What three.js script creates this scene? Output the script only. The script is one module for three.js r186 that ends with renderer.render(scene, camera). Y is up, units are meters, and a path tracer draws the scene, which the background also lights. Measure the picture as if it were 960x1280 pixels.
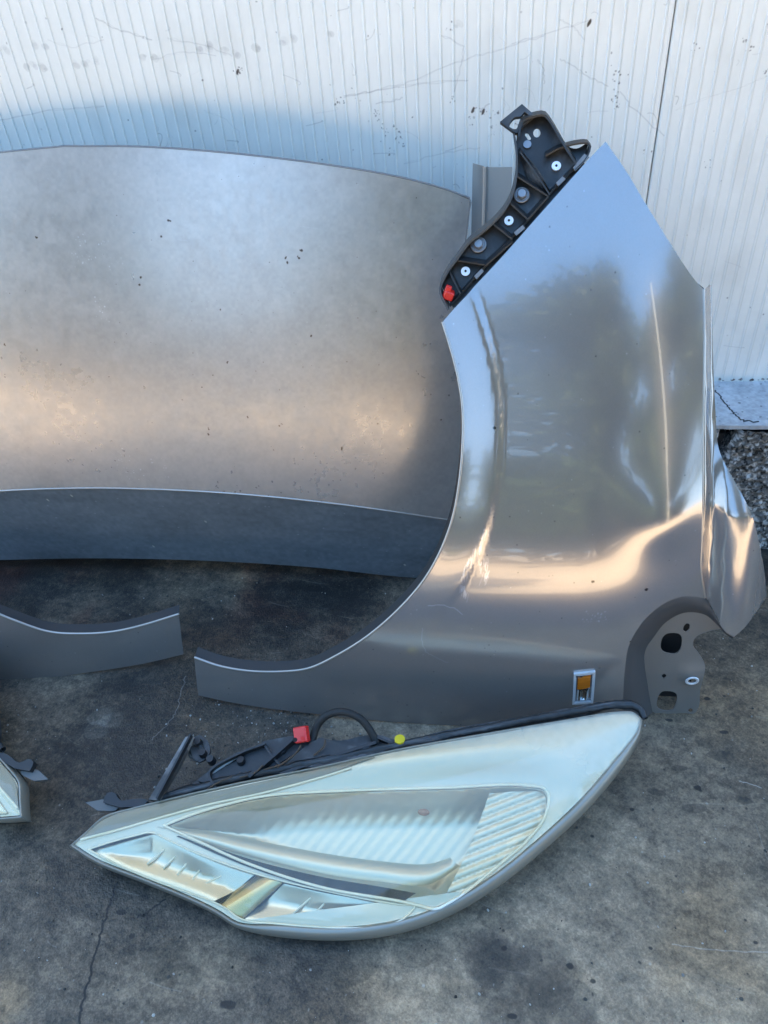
import * as THREE from 'three';
import { ImprovedNoise } from 'three/addons/math/ImprovedNoise.js';
import { RoundedBoxGeometry } from 'three/addons/geometries/RoundedBoxGeometry.js';
import { mergeGeometries } from 'three/addons/utils/BufferGeometryUtils.js';

// ------------------------------------------------------------------ camera, sky, sun, exposure
const scene = new THREE.Scene();
const camera = new THREE.PerspectiveCamera(67.3, 0.75, 0.02, 300);
camera.position.set(0, 1.2, 1.5);
camera.up.set(-0.0199, 0.7684, -0.6397);
camera.lookAt(-0.12725, 1.2 - 0.63656, 1.5 - 0.76066);
scene.add(camera);

const sunDir = new THREE.Vector3(-0.22, 0.86, -0.46).normalize();
{
  // clear blue afternoon sky, paler towards the horizon, with a soft glow round the sun
  const w = 512, h = 256, data = new Float32Array(w * h * 4), c = new THREE.Vector3();
  for (let j = 0; j < h; j++) for (let i = 0; i < w; i++) {
    const el = ((j + 0.5) / h - 0.5) * Math.PI, az = ((i + 0.5) / w - 0.5) * 2 * Math.PI;
    c.set(Math.cos(el) * Math.cos(az), Math.sin(el), Math.cos(el) * Math.sin(az));
    const t = Math.pow(1 - Math.max(0, Math.sin(el)), 1.8), k = (j * w + i) * 4, g = 0.35 * Math.exp((c.dot(sunDir) - 1) * 9);
    data[k] = 0.063 + 0.29 * t + g; data[k + 1] = 0.172 + 0.32 * t + 0.95 * g; data[k + 2] = 0.375 + 0.24 * t + 0.85 * g; data[k + 3] = 1;
  }
  const tex = new THREE.DataTexture(data, w, h, THREE.RGBAFormat, THREE.FloatType);
  tex.mapping = THREE.EquirectangularReflectionMapping; tex.magFilter = tex.minFilter = THREE.LinearFilter; tex.needsUpdate = true;
  scene.background = tex; scene.environment = tex;
}

const sun = new THREE.DirectionalLight(0xffeed2, 5);
sun.position.copy(sunDir).multiplyScalar(30);
sun.castShadow = true; sun.shadow.radius = 1; sun.shadow.mapSize.set(2048, 2048);
Object.assign(sun.shadow.camera, { left: -14, right: 14, top: 14, bottom: -14, near: 1, far: 70 });
scene.add(sun);

const renderer = new THREE.WebGLRenderer({ antialias: true });
renderer.toneMapping = THREE.LinearToneMapping;
renderer.toneMappingExposure = 7.3;
renderer.shadowMap.enabled = true;

// ------------------------------------------------------------------ the real surfaces of the sheet metal (metres; x along the wall, y up, z away from the wall)
// surfaces begin
const D = 1.5;                                            // distance from the wall to the camera's foot
const sq = (v) => v * v, pos = (v) => Math.max(0, v);
// bonnet: nearly upright, curving back towards its top and both sides
const creaseY = (x) => 0.285 - 0.2 * sq(x + 0.72);
const bonnetZ = (x, y) => { const s = y - creaseY(x); return D - (1.15 + 0.2 * s + 0.15 * s * s + 0.05 * sq(x + 0.72) + 0.35 * sq(pos(x + 0.2)) * (0.3 + s)); };
// its front lip, tucked back under the crease
const lipZ = (x, y) => { const s = creaseY(x) - y; return D - (1.152 + 0.19 * s - 0.1 * s * s + 0.05 * sq(x + 0.72) + 0.105 * sq(pos(x + 0.2))); };
// front fender: leaning back more and more towards its top
const seamX = (y) => 0.372 - 0.08 * y;
const gauss = (x, y, a, b, r) => Math.exp(-(sq(x - a) + sq(y - b)) / (r * r));
const fenderD = (x, y) => 0.83 + 0.02 * y + 0.5 * y * y + 0.2 * sq(pos(-0.17 - x)) + 1.0 * sq(pos(x - 0.15)) - 0.010 * gauss(x, y, 0.28, 0.42, 0.055);
const fenderZ = (x, y) => D - fenderD(x, y);
const wingZ = (x, y) => { const s = pos(x - seamX(y)), q = pos(0.52 - y);
  return D - (fenderD(seamX(y), y) + (0.028 - 0.015 * Math.min(1, q / 0.1)) * Math.min(1, s / 0.014) + (y < 0.52 ? Math.min(1, q / 0.1) * (-0.040 * Math.sin(Math.min(1, s / 0.125) * Math.PI) * Math.min(1, s / 0.03)) : 0) + 2.2 * s * s); };
const plateZ = (x, y) => D - (0.882 + 0.12 * y);
const bracketZ = (x, y) => D - (fenderD(Math.min(x, 0.15), y) + 0.022);
// headlamp: the plane of the lens edge
const HA = 0.297, H0 = [0, 0.03, D - 0.437];
// surfaces end

// ------------------------------------------------------------------ helpers
let seed = 12345;
const rnd = () => { seed = (seed * 1664525 + 1013904223) >>> 0; return seed / 4294967296; };
const rr = (a, b) => a + (b - a) * rnd();
const perlin = new ImprovedNoise();
const V3 = (x, y, z) => new THREE.Vector3(x, y, z);
const used = new Map();
function numbered(name) { const n = used.get(name) || 0; used.set(name, n + 1); return n ? name + '_' + String(n).padStart(3, '0') : name; }
function thing(name, label, category, group) {
  const g = new THREE.Group(); g.name = numbered(name); g.userData = { label, category };
  if (group) g.userData.group = group;
  scene.add(g); return g;
}
function part(name, geometry, material, parent, label) {
  const list = Array.isArray(geometry) ? geometry.map((g) => { const n = g.index ? g.toNonIndexed() : g; for (const k of Object.keys(n.attributes)) if (!['position', 'normal', 'uv'].includes(k)) n.deleteAttribute(k); return n; }) : null;
  const m = new THREE.Mesh(list ? mergeGeometries(list) : geometry, material);
  m.name = name; m.castShadow = m.receiveShadow = true;
  if (label) m.userData.label = label;
  parent.add(m); return m;
}
// a smooth line through points; a third entry of 1 marks a corner
function spline(pts, closed = true, step = 0.006) {
  const n = pts.length, out = [];
  let first = pts.findIndex((p) => p[2]);
  if (!closed) first = 0;
  if (first < 0) {
    const c = new THREE.CatmullRomCurve3(pts.map((p) => V3(p[0], p[1], 0)), true, 'centripetal');
    return c.getSpacedPoints(Math.ceil(c.getLength() / step)).slice(0, -1).map((p) => [p.x, p.y]);
  }
  let run = [pts[first]];
  const flush = () => {
    const c = run.length > 2 ? new THREE.CatmullRomCurve3(run.map((p) => V3(p[0], p[1], 0)), false, 'centripetal') : new THREE.LineCurve3(V3(run[0][0], run[0][1], 0), V3(run[1][0], run[1][1], 0));
    const k = Math.max(1, Math.ceil(c.getLength() / step));
    const q = c.getSpacedPoints(k); for (let i = 0; i < k; i++) out.push([q[i].x, q[i].y]);
  };
  for (let i = 1; i <= (closed ? n : n - 1); i++) {
    const p = pts[(first + i) % n]; run.push(p);
    if (p[2] || i === (closed ? n : n - 1)) { flush(); run = [p]; }
  }
  if (!closed) out.push([pts[n - 1][0], pts[n - 1][1]]);
  return out;
}
const area = (p) => p.reduce((s, a, i) => { const b = p[(i + 1) % p.length]; return s + a[0] * b[1] - b[0] * a[1]; }, 0) / 2;
const inset = (p, d) => insetBy(p, () => d);
function insetBy(p, by) {   // moves a closed line inwards
  const s = area(p) > 0 ? 1 : -1, n = p.length;
  return p.map((a, i) => {
    const d = by(a);
    const b = p[(i + n - 1) % n], c = p[(i + 1) % n];
    let tx = c[0] - b[0], ty = c[1] - b[1]; const l = Math.hypot(tx, ty) || 1;
    return [a[0] - s * ty / l * d, a[1] + s * tx / l * d];
  });
}
// sheet of metal or plastic: a closed outline with holes, lifted onto w = f(u, v), with thickness
function sheet(outer, holes, f, o = {}) {
  const cell = o.cell || 0.008, th = o.th === undefined ? 0.0015 : o.th, e = o.eps || 0.0015, place = o.place || ((u, v, w) => [u, v, w]);
  const uvOf = o.uv || ((u, v) => [u, v]);
  outer = area(outer) > 0 ? outer : outer.slice().reverse();
  holes = holes.map((h) => area(h) < 0 ? h : h.slice().reverse());
  const vec = (l) => l.map((p) => new THREE.Vector2(p[0], p[1]));
  const A = vec(outer), Hs = holes.map(vec), faces = THREE.ShapeUtils.triangulateShape(A, Hs), all = A.concat(...Hs).map((p) => [p.x, p.y]);
  const pts = [], ids = new Map(), tris = [];
  const id = (p) => { const k = Math.round(p[0] * 2e5) + ',' + Math.round(p[1] * 2e5); let i = ids.get(k); if (i === undefined) { i = pts.length; pts.push(p); ids.set(k, i); } return i; };
  const cut = (poly, ax, at, keepAbove) => {
    const out = [];
    for (let i = 0; i < poly.length; i++) {
      const a = poly[i], b = poly[(i + 1) % poly.length], da = keepAbove ? a[ax] - at : at - a[ax], db = keepAbove ? b[ax] - at : at - b[ax];
      if (da >= 0) out.push(a);
      if ((da > 0 && db < 0) || (da < 0 && db > 0)) { const t = da / (da - db); const q = [a[0] + t * (b[0] - a[0]), a[1] + t * (b[1] - a[1])]; q[ax] = at; out.push(q); }
    }
    return out;
  };
  for (const fc of faces) {
    const tri = fc.map((i) => all[i]);
    const x0 = Math.floor(Math.min(...tri.map((p) => p[0])) / cell), x1 = Math.ceil(Math.max(...tri.map((p) => p[0])) / cell);
    for (let i = x0; i < x1; i++) {
      let col = cut(cut(tri, 0, i * cell, true), 0, (i + 1) * cell, false); if (col.length < 3) continue;
      const y0 = Math.floor(Math.min(...col.map((p) => p[1])) / cell), y1 = Math.ceil(Math.max(...col.map((p) => p[1])) / cell);
      for (let j = y0; j < y1; j++) {
        const c = cut(cut(col, 1, j * cell, true), 1, (j + 1) * cell, false); if (c.length < 3) continue;
        const k = c.map(id);
        for (let m = 1; m < k.length - 1; m++) if (k[0] !== k[m] && k[m] !== k[m + 1] && k[0] !== k[m + 1]) tris.push(k[0], k[m], k[m + 1]);
      }
    }
  }
  const P = [], N = [], U = [], I = [];
  const look = (p) => {
    const w = f(p[0], p[1]), a = V3(...place(p[0], p[1], w)), b = V3(...place(p[0] + e, p[1], f(p[0] + e, p[1]))), b2 = V3(...place(p[0] - e, p[1], f(p[0] - e, p[1]))), c = V3(...place(p[0], p[1] + e, f(p[0], p[1] + e))), c2 = V3(...place(p[0], p[1] - e, f(p[0], p[1] - e)));
    return [a, b.sub(b2).cross(c.sub(c2)).normalize()];
  };
  const L = pts.map(look);
  for (let i = 0; i < pts.length; i++) { const [a, n] = L[i]; P.push(a.x, a.y, a.z); N.push(n.x, n.y, n.z); U.push(...uvOf(pts[i][0], pts[i][1])); }
  for (const t of tris) I.push(t);
  if (th > 0) {
    const off = pts.length;
    for (let i = 0; i < pts.length; i++) { const [a, n] = L[i]; P.push(a.x - n.x * th, a.y - n.y * th, a.z - n.z * th); N.push(-n.x, -n.y, -n.z); U.push(...uvOf(pts[i][0], pts[i][1])); }
    for (let i = 0; i < tris.length; i += 3) I.push(off + tris[i], off + tris[i + 2], off + tris[i + 1]);
    for (const ring of [outer, ...holes]) for (let i = 0; i < ring.length; i++) {
      const [a, n] = look(ring[i]), [b, m] = look(ring[(i + 1) % ring.length]), s = b.clone().sub(a).cross(n).normalize(), k = P.length / 3;
      for (const q of [a, b, b.clone().addScaledVector(m, -th), a.clone().addScaledVector(n, -th)]) { P.push(q.x, q.y, q.z); N.push(s.x, s.y, s.z); U.push(...uvOf(ring[i][0], ring[i][1])); }
      I.push(k, k + 2, k + 1, k, k + 3, k + 2);
    }
  }
  const g = new THREE.BufferGeometry();
  g.setAttribute('position', new THREE.Float32BufferAttribute(P, 3)); g.setAttribute('normal', new THREE.Float32BufferAttribute(N, 3)); g.setAttribute('uv', new THREE.Float32BufferAttribute(U, 2));
  g.setIndex(I); return g;
}
const tube = (pts, r, closed = false, sides = 8, seg) => new THREE.TubeGeometry(new THREE.CatmullRomCurve3(pts, closed, 'centripetal'), seg || pts.length * 3, r, sides, closed);
// a surface spanned between rows of points of equal count
function loft(rows) {
  const n = rows[0].length, P = [], U = [], I = [];
  rows.forEach((r, i) => r.forEach((p, j) => { P.push(p.x, p.y, p.z); U.push(j / (n - 1), i / (rows.length - 1)); }));
  for (let i = 0; i < rows.length - 1; i++) for (let j = 0; j < n - 1; j++) { const a = i * n + j; I.push(a, a + 1, a + n, a + 1, a + n + 1, a + n); }
  const g = new THREE.BufferGeometry();
  g.setAttribute('position', new THREE.Float32BufferAttribute(P, 3)); g.setAttribute('uv', new THREE.Float32BufferAttribute(U, 2)); g.setIndex(I); g.computeVertexNormals(); return g;
}
function resample(pts, n) { const c = new THREE.CatmullRomCurve3(pts, false, 'centripetal'); return c.getSpacedPoints(n - 1); }
const tiny = (g, x, y, z, q) => { const c = g.clone(); if (q) c.applyQuaternion(q); c.translate(x, y, z); return c; };
const normalOf = (f, x, y) => V3(-(f(x + 0.002, y) - f(x - 0.002, y)) / 0.004, -(f(x, y + 0.002) - f(x, y - 0.002)) / 0.004, 1).normalize();
const toward = (n) => new THREE.Quaternion().setFromUnitVectors(V3(0, 0, 1), n);
// upright rib of a moulded plastic part, standing on w = f(u, v) along a line
function rib(pts, f, h, th, place = (u, v, w) => [u, v, w], base = 0) {
  const L = [], R = [], n = pts.length;
  for (let i = 0; i < n; i++) {
    const a = pts[Math.max(0, i - 1)], b = pts[Math.min(n - 1, i + 1)], l = Math.hypot(b[0] - a[0], b[1] - a[1]) || 1, nx = -(b[1] - a[1]) / l * th / 2, ny = (b[0] - a[0]) / l * th / 2;
    L.push([pts[i][0] + nx, pts[i][1] + ny]); R.push([pts[i][0] - nx, pts[i][1] - ny]);
  }
  const w = pts.map((p) => f(p[0], p[1]) + base), P = [], I = [];
  const put = (q, z) => P.push(...place(q[0], q[1], z));
  const quad = (a, za, b, zb, c, zc, d, zd) => { const k = P.length / 3; put(a, za); put(b, zb); put(c, zc); put(d, zd); I.push(k, k + 1, k + 2, k, k + 2, k + 3); };
  for (let i = 0; i < n - 1; i++) {
    const j = i + 1;
    quad(L[i], w[i], L[j], w[j], L[j], w[j] + h, L[i], w[i] + h);
    quad(R[j], w[j], R[i], w[i], R[i], w[i] + h, R[j], w[j] + h);
    quad(L[i], w[i] + h, L[j], w[j] + h, R[j], w[j] + h, R[i], w[i] + h);
  }
  quad(L[0], w[0], L[0], w[0] + h, R[0], w[0] + h, R[0], w[0]);
  quad(R[n - 1], w[n - 1], R[n - 1], w[n - 1] + h, L[n - 1], w[n - 1] + h, L[n - 1], w[n - 1]);
  const g = new THREE.BufferGeometry();
  g.setAttribute('position', new THREE.Float32BufferAttribute(P, 3)); g.setAttribute('uv', new THREE.Float32BufferAttribute(new Float32Array(P.length / 3 * 2), 2)); g.setIndex(I);
  const ng = g.toNonIndexed(); ng.computeVertexNormals(); return ng;
}

// ------------------------------------------------------------------ textures: colour, wear, fine relief, and shade painted in places
const lattice = new Float32Array(65536); for (let i = 0; i < 65536; i++) lattice[i] = rnd();
function vnoise(x, y) {
  const xi = Math.floor(x), yi = Math.floor(y), fx = x - xi, fy = y - yi, u = fx * fx * (3 - 2 * fx), v = fy * fy * (3 - 2 * fy);
  const a = lattice[(xi & 255) + ((yi & 255) << 8)], b = lattice[(xi + 1 & 255) + ((yi & 255) << 8)], c = lattice[(xi & 255) + ((yi + 1 & 255) << 8)], d = lattice[(xi + 1 & 255) + ((yi + 1 & 255) << 8)];
  return a + (b - a) * u + (c - a + (a - b - c + d) * u) * v;
}
const fbm = (x, y, n) => { let s = 0, a = 0.5, t = 0; for (let i = 0; i < n; i++) { s += a * vnoise(x, y); t += a; a *= 0.5; x = x * 2.03 + 17.1; y = y * 2.03 + 5.7; } return s / t; };
const clamp = (v, a = 0, b = 1) => Math.min(b, Math.max(a, v)), smooth = (a, b, v) => { v = clamp((v - a) / (b - a)); return v * v * (3 - 2 * v); };
// a canvas over the rectangle x0..x1, y0..y1 (metres); paint(x, y) gives sRGB 0..255; draw(ctx, X, Y, s) adds marks
function canvasMap(n, x0, x1, y0, y1, paint, draw, wrap = THREE.MirroredRepeatWrapping, color = true) {
  const w = n, h = Math.round(n * (y1 - y0) / (x1 - x0)), c = document.createElement('canvas'); c.width = w; c.height = h;
  const ctx = c.getContext('2d'), im = ctx.createImageData(w, h);
  for (let j = 0; j < h; j++) for (let i = 0; i < w; i++) {
    const q = paint(x0 + (i + 0.5) / w * (x1 - x0), y1 - (j + 0.5) / h * (y1 - y0)), k = (j * w + i) * 4;
    im.data[k] = q[0]; im.data[k + 1] = q[1]; im.data[k + 2] = q[2]; im.data[k + 3] = 255;
  }
  ctx.putImageData(im, 0, 0);
  if (draw) draw(ctx, (x) => (x - x0) / (x1 - x0) * w, (y) => (y1 - y) / (y1 - y0) * h, w / (x1 - x0));
  const t = new THREE.CanvasTexture(c); if (color) t.colorSpace = THREE.SRGBColorSpace;
  t.wrapS = t.wrapT = wrap; t.anisotropy = 8;
  t.userData = { uv: (x, y) => [(x - x0) / (x1 - x0), (y - y0) / (y1 - y0)] };
  return t;
}
function stroke(ctx, X, Y, pts, width, style, jag = 0) {
  ctx.strokeStyle = style; ctx.lineWidth = width; ctx.lineCap = 'round'; ctx.beginPath();
  pts.forEach((p, i) => {
    if (i && jag) for (let k = 1; k < 6; k++) { const t = k / 6, q = pts[i - 1]; ctx.lineTo(X(q[0] + (p[0] - q[0]) * t) + rr(-jag, jag), Y(q[1] + (p[1] - q[1]) * t) + rr(-jag, jag)); }
    i ? ctx.lineTo(X(p[0]), Y(p[1])) : ctx.moveTo(X(p[0]), Y(p[1]));
  });
  ctx.stroke();
}
function blot(ctx, x, y, r, style, squash = 1, turn = 0) {
  ctx.fillStyle = style; ctx.beginPath();
  for (let k = 0; k <= 14; k++) { const a = k / 14 * Math.PI * 2, q = r * (0.75 + 0.4 * vnoise(x * 0.37 + Math.cos(a) * 1.3, y * 0.41 + Math.sin(a) * 1.3)), c = Math.cos(a) * q, s = Math.sin(a) * q * squash; ctx.lineTo(x + c * Math.cos(turn) - s * Math.sin(turn), y + c * Math.sin(turn) + s * Math.cos(turn)); }
  ctx.fill();
}

// ------------------------------------------------------------------ ground
const groundMap = canvasMap(2048, -1.1, 0.9, -0.2, 1.8, (x, z) => {
  const big = fbm(x * 3.1 + 4, z * 3.1, 4), mid = fbm(x * 17, z * 13 + 9, 4), fine = fbm(x * 150, z * 150, 3), streak = fbm(x * 22 + z * 34, z * 55 - x * 30, 3);
  let v = 92 + 60 * (big - 0.5) + 44 * (mid - 0.5) + 40 * (fine - 0.5) + 40 * (fbm(x * 420, z * 420, 2) - 0.5) + 44 * (streak - 0.5);
  v += 24 * smooth(0.75, 1.15, z + (big - 0.5) * 0.4);                             // paler worn strip nearer the road
  v -= 40 * smooth(0.48, 0.7, fbm(x * 2.3 + 31, z * 2.3 + 3, 3));                    // oil-darkened patches
  v -= 30 * smooth(0.62, 0.2, z);                                                     // darker towards the wall
  const rust = smooth(0.55, 0.8, fbm(x * 6 + 70, z * 6 + 12, 4)) * smooth(0.6, 0.3, z);
  const dust = smooth(0.5, 0.7, fbm(x * 4 + 7, z * 5 + 40, 4));
  v = clamp(v, 20, 190);
  v += 22 * (rnd() - 0.5);
  return [v * (1.12 + 0.05 * dust) + 16 * rust, v * 0.975 - 3 * rust, v * (0.80 - 0.05 * dust) - 6 * rust];
}, (ctx, X, Y, s) => {
  const wet = [[0.0089, 1.0535], [0.043, 1.0453], [0.0825, 1.0472], [0.109, 1.0759], [0.1306, 1.1085], [0.1519, 1.144], [0.0631, 1.1522], [0.0316, 1.1077]];
  for (let k = 0; k < 26; k++) { const q = wet[k % wet.length], c = wet[(k * 3 + 1) % wet.length], t = rnd(); blot(ctx, X(q[0] + (c[0] - q[0]) * t), Y(q[1] + (c[1] - q[1]) * t), rr(20, 60), 'rgba(20,19,18,0.10)', rr(0.6, 1), rnd() * 6); }
  for (const p of [[-0.5554, 1.003], [-0.5059, 1.0472], [-0.4362, 1.1029], [-0.3374, 1.0889], [-0.1964, 1.082], [-0.0829, 1.0561], [0.0316, 1.0022]]) blot(ctx, X(p[0]), Y(p[1]), rr(30, 70), 'rgba(24,23,22,0.16)', 0.5, rr(-0.4, 0.4));  // soft contact shadow along the headlamp front edge, painted in
  for (let k = 0; k < 900; k++) blot(ctx, rr(0, 2048), rr(0, 2048), rr(0.6, 2.6), rnd() < 0.6 ? 'rgba(18,17,17,0.55)' : 'rgba(190,188,182,0.35)', rr(0.4, 1), rnd() * 6);
  for (let k = 0; k < 60; k++) blot(ctx, rr(0, 2048), rr(0, 2048), rr(2, 6), 'rgba(14,14,14,' + rr(0.1, 0.4) + ')', rr(0.4, 1), rnd() * 6);
  for (let k = 0; k < 300; k++) { const x = rr(0, 2048), y = rr(0, 2048), a = rr(-0.5, 0.5), l = rr(6, 60); ctx.strokeStyle = 'rgba(205,202,196,' + rr(0.05, 0.3) + ')'; ctx.lineWidth = rr(0.6, 1.6); ctx.beginPath(); ctx.moveTo(x, y); ctx.quadraticCurveTo(x + l * 0.5, y + l * a * 0.8, x + l, y + l * a); ctx.stroke(); }
  stroke(ctx, X, Y, [[-0.5626, 0.9948], [-0.5613, 1.028], [-0.5608, 1.0612], [-0.5562, 1.097], [-0.5517, 1.1311], [-0.5491, 1.1598], [-0.5426, 1.1938]], 3, 'rgba(14,13,12,0.9)', 2.5);
  stroke(ctx, X, Y, [[-0.4765, 1.0138], [-0.493, 1.0296], [-0.5109, 1.0441]], 2.4, 'rgba(16,15,14,0.8)', 2);
  stroke(ctx, X, Y, [[-0.5804, 0.5875], [-0.576, 0.6319], [-0.5721, 0.6781], [-0.5803, 0.7054], [-0.5977, 0.736]], 1.6, 'rgba(195,195,195,0.4)', 3);
  stroke(ctx, X, Y, [[0.2804, 1.0141], [0.3236, 1.0168], [0.3725, 1.0158], [0.4126, 1.0134]], 1.4, 'rgba(205,205,203,0.35)', 1);
  stroke(ctx, X, Y, [[0.4333, 0.746], [0.4499, 0.7506], [0.466, 0.7568]], 1.6, 'rgba(215,215,213,0.5)', 1);
  stroke(ctx, X, Y, [[0.4402, 0.8214], [0.4417, 0.8542], [0.4447, 0.8793]], 1.2, 'rgba(200,200,198,0.25)', 2);
  for (const [p, r] of [[0.1345, 1.0552], [0.1648, 1.072], [0.2494, 1.0221], [0.3962, 1.0021], [-0.3396, 1.147], [0.043, 1.0399], [0.3633, 0.7641], [0.4154, 0.5803], [0.4464, 0.573], [0.339, 0.6321], [0.4295, 0.6513], [0.2517, 0.8108], [-0.5099, 1.0706], [-0.539, 1.0382], [0.0531, 1.1251], [0.1833, 0.861]].map((p, i) => [p, [7, 5, 4, 4, 16, 6, 8, 7, 4, 9, 11, 5, 6, 12, 10, 4][i]])) blot(ctx, X(p[0]), Y(p[1]), r * 0.8, 'rgba(14,14,14,0.6)', r > 8 ? 0.45 : 0.8, 0);
  for (const p of [[0.3904, 0.6782], [0.4123, 0.7004], [0.3415, 0.7285], [0.3539, 0.8005], [0.4328, 0.7806], [0.2948, 0.7764]]) blot(ctx, X(p[0]), Y(p[1]), rr(14, 34), 'rgba(22,22,22,0.25)', 0.4, rr(-0.3, 0.3));
  const pale = [[-0.7181, 0.691], [-0.6909, 0.6983], [-0.7136, 0.7211]]; for (const p of pale) blot(ctx, X(p[0]), Y(p[1]), 26, 'rgba(190,188,180,0.12)', 0.8);
});
const bumpMap = canvasMap(1024, 0, 0.5, 0, 0.5, (x, y) => { const v = 255 * clamp(0.55 * fbm(x * 60, y * 60, 4) + 0.45 * fbm(x * 420, y * 420, 2)); return [v, v, v]; }, null, THREE.MirroredRepeatWrapping, false);
const groundRough = canvasMap(512, -1.1, 0.9, -0.2, 1.8, (x, z) => { const v = 190 + 50 * (fbm(x * 9, z * 9, 3) - 0.5) - 60 * smooth(0.55, 0.75, fbm(x * 2.3 + 31, z * 2.3 + 3, 3)); return [v, v, v]; }, null, THREE.MirroredRepeatWrapping, false);
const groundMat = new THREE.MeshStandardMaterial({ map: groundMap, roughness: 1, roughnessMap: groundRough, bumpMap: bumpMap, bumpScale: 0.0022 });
bumpMap.channel = 1;
function groundSheet(x0, x1, z0, z1, y) {
  const g = new THREE.PlaneGeometry(x1 - x0, z1 - z0, 8, 8); g.rotateX(-Math.PI / 2); g.translate((x0 + x1) / 2, y, (z0 + z1) / 2);
  const p = g.attributes.position, uv = g.attributes.uv, uv1 = new Float32Array(p.count * 2);
  for (let i = 0; i < p.count; i++) { const q = groundMap.userData.uv(p.getX(i), p.getZ(i)); uv.setXY(i, q[0], q[1]); uv1[2 * i] = p.getX(i) / 0.5; uv1[2 * i + 1] = p.getZ(i) / 0.5; }
  g.setAttribute('uv1', new THREE.BufferAttribute(uv1, 2)); return g;
}
{
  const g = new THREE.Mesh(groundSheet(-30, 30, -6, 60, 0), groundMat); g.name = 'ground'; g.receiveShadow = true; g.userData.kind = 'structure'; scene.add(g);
  const laneMap = canvasMap(512, 0, 3, 0, 3, (x, y) => { const v = 66 + 26 * (fbm(x * 90, y * 90, 2) - 0.5) + 20 * (fbm(x * 3, y * 3, 4) - 0.5); return [v * 0.8, v, v * 1.24]; });  // unseen lane added, tinted blue so the fender mirrors navy skylit shade
  laneMap.repeat.set(1 / 3, 1 / 3);
  const lg = new THREE.PlaneGeometry(60, 1.0); lg.rotateX(-Math.PI / 2); lg.translate(0, 0.004, 1.85);
  const lp = lg.attributes.position; for (let i = 0; i < lp.count; i++) lg.attributes.uv.setXY(i, lp.getX(i), lp.getZ(i));
  const lane = new THREE.Mesh(lg, new THREE.MeshStandardMaterial({ map: laneMap, roughness: 0.9 })); lane.name = 'added_blue_lane'; lane.receiveShadow = true; lane.userData.kind = 'structure'; scene.add(lane);
  const yardMap = canvasMap(512, 0, 6, 0, 6, (x, y) => { const v = 190 + 50 * (fbm(x * 3, y * 3, 4) - 0.5) + 30 * (fbm(x * 40, y * 40, 2) - 0.5); return [v * 0.96, v * 0.88, v * 0.77]; });
  yardMap.repeat.set(1 / 6, 1 / 6);
  const yg = new THREE.PlaneGeometry(60, 57); yg.rotateX(-Math.PI / 2); yg.translate(0, 0.008, 2.3 + 28.5);
  const yp = yg.attributes.position; for (let i = 0; i < yp.count; i++) yg.attributes.uv.setXY(i, yp.getX(i), yp.getZ(i));
  const y = new THREE.Mesh(yg, new THREE.MeshStandardMaterial({ map: yardMap, roughness: 0.95 })); y.name = 'yard_pavement'; y.receiveShadow = true; y.userData.kind = 'structure'; scene.add(y);
}

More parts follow.
